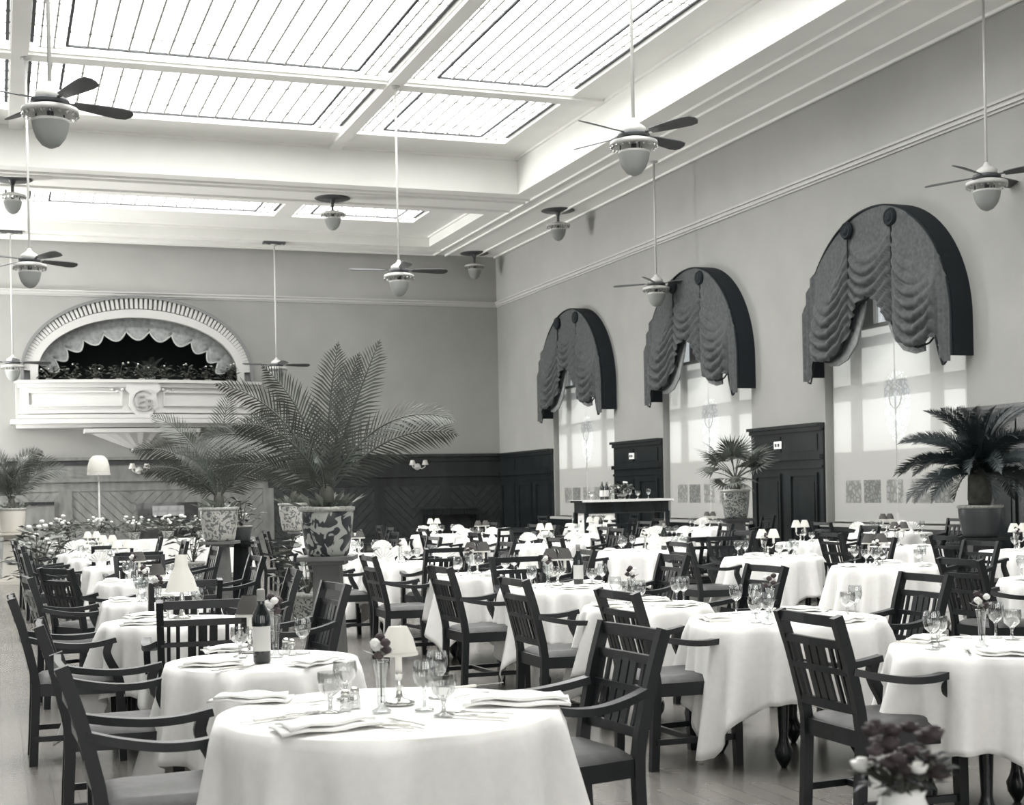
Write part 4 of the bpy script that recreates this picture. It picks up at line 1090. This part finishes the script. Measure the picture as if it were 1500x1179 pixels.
# ------------------------------------------------------------------ plants
def frond_mesh(L, e0, bend, nl, ll, droop, m, width=.02, vee=.5, seed=0, mname='frond', tip=.35, base=.12, twist=0):
    # frond in its own plane: starts at the origin, leaves along +x at elevation e0, bends down by 'bend' over its length
    rnd = random.Random(seed); q = MB(); N_ = 18; pts = []; p = Vector((0, 0, 0)); ang = e0
    for i in range(N_ + 1):
        pts.append(p.copy()); k = i / N_; ang = e0 - bend * k ** 1.6; p = p + Vector((math.cos(ang), 0, math.sin(ang))) * (L / N_)
    q.tube(pts, .011 * L, 5, .003)
    for i in range(nl):
        k = base + (1 - base) * i / (nl - 1); f = k * N_; a = min(int(f), N_ - 1); c = pts[a].lerp(pts[a + 1], f - a); t = (pts[a + 1] - pts[a]).normalized()
        up = Vector((-t.z, 0, t.x)); ln = ll * (math.sin(PI * (.18 + .82 * k)) ** .55 * (1 - .0 * k) + .04) * (1 if k < .85 else 1 - (1 - tip) * (k - .85) / .15)
        for s in (-1, 1):
            sd = Vector((0, 1, 0)) * math.cos(twist) + up * math.sin(twist); nn = up * math.cos(twist) - Vector((0, 1, 0)) * math.sin(twist)
            d = (sd * s * (1 - .2 * k) + t * (.65 + .5 * k) + nn * vee * rnd.uniform(.5, 1.2)).normalized()
            w = t * width * .5 * rnd.uniform(.8, 1.2)
            m1 = c + d * ln * .5 + Vector((0, 0, -droop * ln * .12)); e = c + d * ln + Vector((0, 0, -droop * ln * rnd.uniform(.35, .55)))
            q.add([c - w * .6, m1 - w, e, m1 + w, c + w * .6], [(0, 1, 4), (1, 3, 4), (1, 2, 3)])
    return q.mesh(mname, m)
def jar(t, r, h, z0, m, rim=True):
    MB().lathe([(r * .72, z0), (r * .80, z0 + .02), (r * .84, z0 + .06), (r * .97, z0 + h * .62), (r * 1.0, z0 + h * .86), (r * .98, z0 + h)], 36).build('jar_body', m, t, smooth=True)
    MB().lathe([(r * .96, z0 + h * .90), (r * 1.06, z0 + h * .93), (r * 1.07, z0 + h), (r * .98, z0 + h + .005), (r * .9, z0 + h - .03)], 36).build('jar_rim', rim_m, t, smooth=True)
    MB().lathe([(0, z0 + h - .03), (r * .93, z0 + h - .035), (r * .93, z0 + h - .06)], 24).build('soil', soil_m, t)
def pedestal(label, x, y, h, m, w=.26, spread=.4):
    t = thing('plant_pedestal', label, 'pedestal', (x, y, 0), -TH, 'pedestals carrying the potted palms')
    MB().box(-spread / 2, spread / 2, -spread / 2, spread / 2, 0, .07).box(-spread * .43, spread * .43, -spread * .43, spread * .43, .07, .11).build('plinth', m, t)
    MB().add([(a * w * k / 2, b * w * k / 2, z) for z, k in ((.11, 1.1), (h - .07, .86)) for a, b in ((-1, -1), (1, -1), (1, 1), (-1, 1))], [(0, 1, 5, 4), (1, 2, 6, 5), (2, 3, 7, 6), (3, 0, 4, 7), (0, 3, 2, 1), (4, 5, 6, 7)]).build('shaft', m, t)
    MB().box(-w * .62, w * .62, -w * .62, w * .62, h - .07, h - .035).box(-spread * .52, spread * .52, -spread * .52, spread * .52, h - .035, h).build('cap', m, t)
def palm(label, x, y, z0, jr, jh, jm, fronds, m, seed=0, trunk=.14, under=True, ll=.34, nl=34, width=.022):
    t = thing('potted_palm', label, 'potted plant', (x, y, z0), 0, 'palms in patterned jars')
    jar(t, jr, jh, 0, jm)
    MB().lathe([(.055, jh - .04), (.07, jh + .03), (.06, jh + trunk), (.03, jh + trunk + .05), (0, jh + trunk + .06)], 12).build('trunk', stem_m, t, smooth=True)
    for i, (az, e0, bend, L) in enumerate(fronds):
        me = frond_mesh(L, R(e0), R(bend), nl, ll * min(1, L / 1.2), .5, m, width, .3, seed + i, twist=R((62, -58, 75, 50, -66)[i % 5]))
        o = obj('frond', me, t, (0, 0, jh + trunk * .8)); o.rotation_euler = (0, 0, R(az) - TH)
    if under:
        rnd = random.Random(seed); lf = MB()
        for k in range(46):
            a = rnd.uniform(0, 6.28); r_ = rnd.uniform(.02, jr); p = Vector((r_ * math.cos(a), r_ * math.sin(a), jh)); b = a + rnd.uniform(-.6, .6); L = rnd.uniform(.10, .22)
            d = Vector((math.cos(b) * .7, math.sin(b) * .7, rnd.uniform(.3, 1))).normalized(); q = p + d * L; s_ = Vector((-math.sin(b), math.cos(b), 0)) * L * .2
            lf.add([p, (p + q) / 2 + s_, q + Vector((0, 0, -.03)), (p + q) / 2 - s_], [(0, 1, 2, 3)])
        o = lf.build('ground_leaves', leaf_l, t); o['kind'] = 'stuff'
    return t
# azimuth 0 = towards the right of the picture, 180 = left, 90 = away
pedestal('tall grey tapered pedestal under the big central palm', 2.61, 11.7, .965, pedestal_g, .25, .44)
palm('tall feathery palm in a dragon-patterned jar on the grey pedestal', 2.61, 11.7, .965, .222, .41, pot_m,
     [(10, 88, 10, 1.28), (0, 80, 12, 1.22), (10, 72, 6, 1.38), (-8, 60, 92, 1.40), (8, 48, 70, 1.30), (168, 66, 62, 1.45), (180, 52, 85, 1.30), (172, 78, 40, 1.25), (192, 34, 60, 1.0), (70, 62, 60, 1.1), (110, 66, 50, 1.1), (270, 50, 85, .8), (215, 62, 80, 1.1)], leaf_m, 10, ll=.29, nl=36, width=.021)
pedestal('grey pedestal under the palm in the floral jar', 2.62, 17.9, .93, pedestal_g, .24, .42)
palm('slender palm in a pale floral jar behind the big palm', 2.62, 17.9, .93, .235, .42, pot_m2,
     [(20, 88, 14, 1.35), (170, 70, 55, 1.45), (180, 58, 80, 1.35), (0, 62, 85, 1.35), (10, 74, 50, 1.4), (200, 48, 80, 1.1), (-30, 45, 80, 1.1), (90, 60, 60, 1.2), (130, 68, 50, 1.2), (240, 60, 70, 1.0), (160, 40, 60, 1.0)], leaf_m, 40, ll=.33)
pedestal('grey pedestal hidden behind the central palm jar', 4.33, 21.0, .95, pedestal_g, .24, .42)
palm('bushy palm in a pale jar close behind the central dragon jar', 4.20, 21.0, .95, .24, .42, pot_m2,
     [(a, 50 + 17 * (i % 3), 70, 1.15) for i, a in enumerate(range(0, 360, 36))], leaf_m, 70, ll=.30)
pedestal('white tapered pedestal at the left edge', .25, 26.9, .92, pedestal_w, .26, .5)
palm('palm in a white moulded jar on the white pedestal at the left edge', .25, 26.9, .92, .24, .44, pedestal_w,
     [(a, 58 + 12 * (i % 3), 85, 1.25) for i, a in enumerate(range(10, 370, 30))], leaf_m, 90, ll=.34)
pedestal('dark stand under the fan palm between the windows', 11.11, 20.0, .98, dark_wood, .3, .5)
# fan palm
def fan_leaf_mesh(L, seed):
    rnd = random.Random(seed); q = MB(); q.tube([(0, 0, 0), (L * .3, 0, .03), (L * .6, 0, .02)], .010, 5, .006)
    for k in range(17):
        a = R(-105 + 210 * k / 16); ln = L * .52 * (1 - .25 * abs(a) / R(105)) * rnd.uniform(.9, 1.05); c = Vector((L * .58, 0, .02)); d = Vector((math.cos(a), math.sin(a), .10)); s_ = Vector((-math.sin(a), math.cos(a), 0)) * .016
        m1 = c + d * ln * .5; e = c + d * ln + Vector((0, 0, -ln * .22)); q.add([c, m1 - s_, e, m1 + s_], [(0, 1, 3), (1, 2, 3)])
    return q.mesh('fan_leaf', leaf_m)
t = thing('potted_palm', 'spiky fan palm in a dotted jar before the middle and nearest windows', 'potted plant', (11.11, 20.0, .98), 0, 'palms in patterned jars')
jar(t, .225, .46, 0, pot_m3)
MB().lathe([(.07, .42), (.09, .5), (.08, .62), (.04, .68), (0, .69)], 12).build('trunk', stem_m, t, smooth=True)
rnd = random.Random(5)
for i in range(22):
    o = obj('fan_leaf', fan_leaf_mesh(rnd.uniform(.62, .82), i), t, (0, 0, .62)); o.rotation_euler = (rnd.uniform(-.5, .5), -R([70, 44, 22, -4][i % 4] + rnd.uniform(-8, 8)), i * 2.4)
# cycad
pedestal('dark stand under the cycad at the right edge', 12.2, 15.4, .75, dark_wood, .34, .56)
t = thing('potted_cycad', 'dark stiff cycad with arching fronds at the right edge', 'potted plant', (12.2, 15.4, .75), 0)
jar(t, .28, .42, 0, metal_d)
MB().lathe([(.12, .38), (.16, .5), (.15, .78), (.10, .9), (0, .93)], 14).build('trunk', stem_m, t, smooth=True)
cyc = [frond_mesh(L, R(e), R(b), 60, .20, .25, leaf_d, .018, .45, 5 + k, 'frond', .2, .06, twist=R((40, -45, 35, -30)[k])) for k, (L, e, b) in enumerate(((1.15, 72, 62), (1.22, 48, 78), (1.2, 26, 80), (1.1, 2, 70)))]
for i in range(64):
    o = obj('frond', cyc[i % 4], t, (0, 0, .86)); o.rotation_euler = (0, 0, i * 2.39996); o.scale = (1, 1, 1)
# leafy plants and flower arrangements
def leafy(label, name, x, y, z0, rad, h, n_, seed, m1=leaf_m, m2=leaf_l, group=None, flowers=0, pot=None, cat='plant'):
    rnd = random.Random(seed); t = thing(name, label, cat, (x, y, z0), 0, group)
    if pot: jar(t, pot[0], pot[1], 0, pot[2])
    zb = pot[1] - .02 if pot else 0
    st = MB(); A, B_ = MB(), MB(); fl = MB()
    for k in range(n_):
        a = rnd.uniform(0, 6.28); rr = rad * rnd.uniform(.2, 1); zz = zb + h * rnd.uniform(.15, 1) * (1 - .35 * rr / rad)
        p = Vector((rr * math.cos(a), rr * math.sin(a), zz)); L = rad * rnd.uniform(.35, .6); b = a + rnd.uniform(-1, 1)
        d = Vector((math.cos(b), math.sin(b), rnd.uniform(-.2, .8))).normalized(); s_ = Vector((-math.sin(b), math.cos(b), rnd.uniform(-.4, .4))) * L * .24
        (A if k % 3 else B_).add([p, p + d * L * .5 + s_, p + d * L + Vector((0, 0, -.2 * L)), p + d * L * .5 - s_], [(0, 1, 2, 3)])
        if k % 6 == 0: st.tube([(0, 0, zb * .98), (p.x * .5, p.y * .5, zb + (zz - zb) * .6), p], .006, 4)
    for k in range(flowers):
        a = rnd.uniform(0, 6.28); rr = rad * rnd.uniform(.1, .95); zz = zb + h * rnd.uniform(.55, 1.02)
        s = rad * rnd.uniform(.12, .2); s *= .62; fl.lathe([(0, -s * .7), (s * .8, -s * .3), (s, s * .2), (s * .6, s * .7), (0, s * .75)], 8, (rr * math.cos(a), rr * math.sin(a), zz))
    st.build('stems', stem_m, t)['kind'] = 'stuff'; A.build('dark_leaves', m1, t)['kind'] = 'stuff'; B_.build('pale_leaves', m2, t)['kind'] = 'stuff'
    if flowers: fl.build('blossoms', flower_w, t, smooth=True)['kind'] = 'stuff'
    return t
bpos = ['first', 'second', 'third', 'fourth', 'fifth', 'sixth', 'seventh', 'eighth', 'ninth']
for k in range(9):
    xx = 3.72 - 2.35 + 4.7 * k / 8
    leafy('small leafy plant on the balcony ledge, %s from the left' % bpos[k], 'balcony_plant', xx, YB - plan(xx - 3.72) + .12, 4.58, .25, .46, 70, 200 + k, group='leafy plants along the balcony ledge', pot=(.09, .12, pot_m3), flowers=2)
t = thing('balcony_palm', 'little palm rising among the plants in the middle of the balcony', 'plant', (3.98, YB - .22, 4.60))
jar(t, .13, .18, 0, pot_m3)
for i in range(11):
    me = frond_mesh(.72, R(50 + 14 * (i % 3)), R(70), 18, .16, .5, leaf_m, .022, .3, 300 + i); o = obj('frond', me, t, (0, 0, .16)); o.rotation_euler = (0, 0, i * 2.4)
# long flower table in front of the piano
lt = thing('buffet_table', 'long cloth-covered table of flowers below the balcony', 'table', (2.6, 26.0, 0))
MB().box(-1.75, 1.75, -.38, .38, .70, .745).build('table_top', dark_wood, lt)
for sx in (-1, 1):
    for sy in (-1, 1): MB().sweep([(sx * 1.6, sy * .3, 0), (sx * 1.6, sy * .3, .70)], .05, .05).build('leg', dark_wood, lt)
q = MB(); NX = 70
def ltc(i):
    per = 2 * (3.54 + .80); s = per * i / (NX * 2)
    for a, b, c, d in ((-1.77, -.40, 1, 0), (1.77, -.40, 0, 1), (1.77, .40, -1, 0), (-1.77, .40, 0, -1)):
        ln = 3.54 if c else .80
        if s <= ln: return a + c * s, b + d * s, (d, -c)
        s -= ln
    return -1.77, -.40, (0, -1)
pts = [ltc(i) for i in range(NX * 2)]
vs = [(x, y, .752) for x, y, _ in pts]
for lev in (1, 2, 3):
    for k, (x, y, (nx, ny)) in enumerate(pts): d = lev / 3; vs.append((x + nx * (.02 * d + .03 * d * math.sin(k * .9)), y + ny * (.02 * d + .03 * d * math.sin(k * .9)), .752 - .62 * d))
M2 = NX * 2; fs = [tuple(range(M2))]
for lev in range(3):
    for k in range(M2): fs.append((lev * M2 + k, lev * M2 + (k + 1) % M2, (lev + 1) * M2 + (k + 1) % M2, (lev + 1) * M2 + k))
tag(MB().add(vs, fs).build('tablecloth', linen, None, loc=(2.6, 26.0, 0), recalc=False), 'long white cloth over the flower table below the balcony', 'tablecloth')
for k in range(6):
    leafy('loose flower arrangement on the long table, %s from the left' % bpos[k], 'flower_arrangement', 1.1 + .6 * k, 26.0 + .08 * (k % 2), .756, .28, .30, 80, 400 + k, group='flower arrangements on the long table', flowers=14, pot=(.10, .13, pot_m2), cat='flowers')
for k, (x, y, h) in enumerate(((.55, 22.2, .55), (.5, 19.6, .5), (1.0, 24.2, .6), (3.1, 24.3, .6), (3.2, 15.4, .5))):
    leafy(['leafy pot plant on the floor before the white pedestal', 'leafy pot plant beside the left-hand row chairs, nearer the camera', 'leafy pot plant left of the floor lamp', 'leafy pot plant right of the floral jar pedestal', 'leafy pot plant behind the tall grey pedestal'][k], 'foliage_plant', x, y, 0, .36, h + .25, 90, 500 + k, flowers=4, pot=(.2, .4, pot_m3), cat='potted plant')
# flowers close to the lens at the lower right, on a table below the frame
p = on_z(1322, 1160, .98); d = Vector((p.x, p.y, 0)).normalized(); cx, cy = d.x * 2.5, d.y * 2.5
t = thing('side_table', 'small round side table below the lower right corner, carrying flowers', 'table', (cx, cy, 0))
MB().lathe([(.24, .70), (.26, .71), (.26, .735), (.25, .74)], 28).build('table_top', dark_wood, t)
MB().lathe([(.16, 0), (.16, .02), (.04, .06), (.03, .3), (.05, .45), (.03, .6), (.07, .70)], 16).build('column', dark_wood, t, smooth=True)
t = leafy('dark flower bunch in a white vase close to the lens, lower right', 'flower_vase', cx, cy, .742, .070, .10, 90, 77, leaf_d, leaf_m, None, 0, None, 'flowers')
for ch in t.children: ch.location.z = .195
MB().lathe([(.035, 0), (.04, .01), (.03, .05), (.045, .14), (.046, .17), (.036, .195), (.04, .205)], 20).build('vase_body', napkin_m, t, smooth=True)
rnd = random.Random(9); fl = MB(); fw = MB()
for k in range(26):
    a = k * 2.4; r_ = .072 * math.sqrt((k + .5) / 26); q = rnd.uniform(.55, .9)
    (fw if k in (8, 15, 22) else fl).lathe([(0, -.016 * q), (.018 * q, -.010 * q), (.027 * q, .010 * q), (.016 * q, .004 * q), (.012 * q, .018 * q), (0, .010 * q)], 7, (r_ * math.cos(a), r_ * math.sin(a), .235 + .085 * rnd.random()))
fl.build('dark_flowers', flower_d, t, smooth=True)['kind'] = 'stuff'; fw.build('pale_flowers', flower_w, t, smooth=True)['kind'] = 'stuff'

# ------------------------------------------------------------------ furniture at the back
sb = thing('serving_table', 'dark serving table with bottles before the farthest window', 'table', (11.2, 24.6, 0), 0)
MB().box(-.92, .92, -.32, .32, 1.24, 1.28).build('table_top', dark_wood, sb)
MB().box(-.86, .86, -.28, .28, 1.04, 1.24).build('apron', dark_wood, sb)
MB().box(-.86, .86, -.292, -.28, 1.03, 1.05).build('apron_bead', panel_wood, sb)
for sx in (-1, 1):
    for sy in (-1, 1): MB().sweep([(sx * .84, sy * .26, 0), (sx * .84, sy * .26, 1.06)], .05, .05, (1, 0, 0), .07, .07).build('leg', dark_wood, sb)
MB().box(-.82, .82, -.26, .26, .28, .31).build('shelf', dark_wood, sb)
tag(MB().box(-.95, .95, -.34, .34, 1.284, 1.29).box(-.95, .95, -.346, -.34, 1.25, 1.29).build('table_runner', linen, None, loc=(11.2, 24.6, 0)), 'white runner on the dark serving table', 'cloth')
where = 'the serving table by the windows'
for k, (dx, kind) in enumerate(((-.42, 'bottle'), (-.28, 'bottle'), (-.12, 'wine'), (.06, 'goblet'), (.2, 'wine'), (.42, 'goblet'), (.55, 'wine'), (-.6, 'goblet'))):
    put(kind, 11.2 + dx, 24.55 + .1 * (k % 3), 0, where, True, 1.2915, 1.15)
leafy('low flower spray on the serving table', 'flower_arrangement', 11.25, 24.7, 1.2915, .24, .26, 60, 601, flowers=5, pot=(.08, .08, pot_m2), cat='flowers')
pn = thing('upright_piano', 'black upright piano below the balcony', 'piano', (4.15, 37.3, 0), 0)
MB().box(-.76, .76, -.05, .40, 0, 1.34).build('case', piano_m, pn)
MB().box(-.79, .79, -.09, .43, 1.34, 1.38).build('lid', piano_m, pn)
MB().box(-.76, .76, -.38, -.05, .62, .74).build('keybed', piano_m, pn)
for s in (-1, 1):
    MB().box(s * .74 - .04, s * .74 + .04, -.40, -.05, .60, .86).build('cheek', piano_m, pn)
    MB().sweep([(s * .70, -.34, 0), (s * .70, -.34, .62)], .07, .07, (1, 0, 0), .10, .10).build('leg', piano_m, pn)
MB().box(-.68, .68, -.36, -.16, .742, .76).build('keyboard', ivory, pn)
MB().prism([(-.05, 1.0), (-.16, 1.04), (-.08, 1.3), (-.05, 1.3)], 'x', -.4, .4).build('music_desk', piano_m, pn)
MB().box(-.70, .70, -.06, -.05, .15, .55).build('lower_panel', piano_m, pn)
fl_ = thing('floor_lamp', 'tall floor lamp with a pale domed shade before the end wall', 'lamp', (1.80, 27.4, 0))
MB().lathe([(.18, 0), (.19, .02), (.16, .05), (.04, .08), (.03, .12)], 20).build('base', metal_w, fl_, smooth=True)
MB().tube([(0, 0, .1), (0, 0, 2.05)], .018, 10).build('pole', metal_w, fl_, smooth=True)
MB().lathe_open([(.20, 1.98), (.205, 2.0), (.195, 2.12), (.16, 2.24), (.10, 2.30), (.04, 2.31)], 24).build('shade', shade_w, fl_, smooth=True)
MB().lathe_open([(.215, 1.94), (.205, 2.0)], 24).build('shade_band', mat('shade_band', (.42, .41, .39), .7), fl_, smooth=True)
def bentwood(label, x, y, rz):
    t = thing('bentwood_chair', label, 'chair', (x, y, 0), rz, 'bentwood chairs near the piano')
    MB().lathe([(.20, .43), (.21, .44), (.21, .46), (.19, .47)], 20).build('seat', chair_wood, t, smooth=True)
    for sx in (-1, 1):
        MB().tube([(sx * .14, .14, .44), (sx * .19, .2, 0)], .017, 7).build('leg', chair_wood, t)
        MB().tube([(sx * .14, -.14, .44), (sx * .18, -.24, 0)], .017, 7).build('leg', chair_wood, t)
    MB().tube([(.2 * math.cos(a), -.17 - .06 * math.sin(a), .44 + .50 * math.sin(a)) for a in [PI * i / 16 for i in range(17)]], .016, 7).build('back_hoop', chair_wood, t)
    MB().tube([(.10 * math.cos(a), -.17 - .045 * math.sin(a), .44 + .36 * math.sin(a)) for a in [PI * i / 12 for i in range(13)]], .011, 6).build('inner_hoop', chair_wood, t)
bentwood('bentwood chair at the left below the balcony', 1.38, 33.0, R(60)); bentwood('bentwood chair behind the floor lamp pole', 2.3, 33.0, R(170)); bentwood('bentwood piano chair in front of the black piano', 4.45, 36.3, R(0))
cs = thing('console_table', 'narrow dark console table against the end wall corner', 'table', (12.4, YB - .38, 0))
MB().box(-.85, .85, -.2, .2, 1.02, 1.07).build('table_top', panel_wood, cs)
MB().box(-.80, .80, -.17, .17, .86, 1.02).build('apron', dark_wood, cs)
for sx in (-1, 1):
    for sy in (-1, 1): MB().sweep([(sx * .78, sy * .15, 0), (sx * .78, sy * .15, .86)], .05, .05).build('leg', dark_wood, cs)
def sconce(label, x):
    t = thing('wall_sconce', label, 'wall lamp', (x, YB - .12, 2.26), 0, 'two-light wall sconces on the end wainscot')
    MB().lathe([(.10, 0), (.09, .03), (.03, .05), (0, .05)], 16).build('back_plate', metal_w, t).rotation_euler = (R(90), 0, 0)
    for s in (-1, 1):
        MB().tube([(0, -.03, 0), (s * .10, -.12, -.06), (s * .19, -.15, 0), (s * .19, -.15, .05)], .015, 7).build('arm', metal_w, t)
        MB().lathe_open([(.10, .05), (.095, .06), (.055, .19)], 16, (s * .19, -.15, 0)).build('shade', shade_w, t, smooth=True)
sconce('two-light wall sconce beneath the middle of the balcony', 3.65); sconce('two-light wall sconce on the dark wainscot right of the palm', 11.5)
pedestal('dark stand under the broad-leaved plant right of the floral jar', 3.0, 18.5, .9, dark_wood, .22, .36)
leafy('dark broad-leaved plant on a stand right of the floral jar', 'foliage_plant', 3.0, 18.5, .9, .24, .42, 60, 520, leaf_d, leaf_m, flowers=0, pot=(.13, .2, metal_d), cat='potted plant')

# ------------------------------------------------------------------ alike things on one table are told apart by their place
def screen_x(p):
    dz = p.x * _fw.x + p.y * _fw.y; return (p.x * _r0.x + p.y * _r0.y) / dz
PLC = ['first', 'second', 'third', 'fourth', 'fifth', 'sixth', 'seventh', 'eighth', 'ninth', 'tenth']
for (kind, where), objs in PLACED.items():
    base = '%s on %s' % (NOUN[kind], where); objs = sorted(objs, key=lambda o: screen_x(o.location)); k = len(objs)
    for i, o in enumerate(objs):
        if k == 1: o['label'] = base
        elif k == 2: o['label'] = base + ', the %s one' % ('left', 'right')[i]
        elif k == 3: o['label'] = base + ', ' + ('leftmost', 'middle', 'rightmost')[i]
        else: o['label'] = base + ', %s from left' % PLC[i]
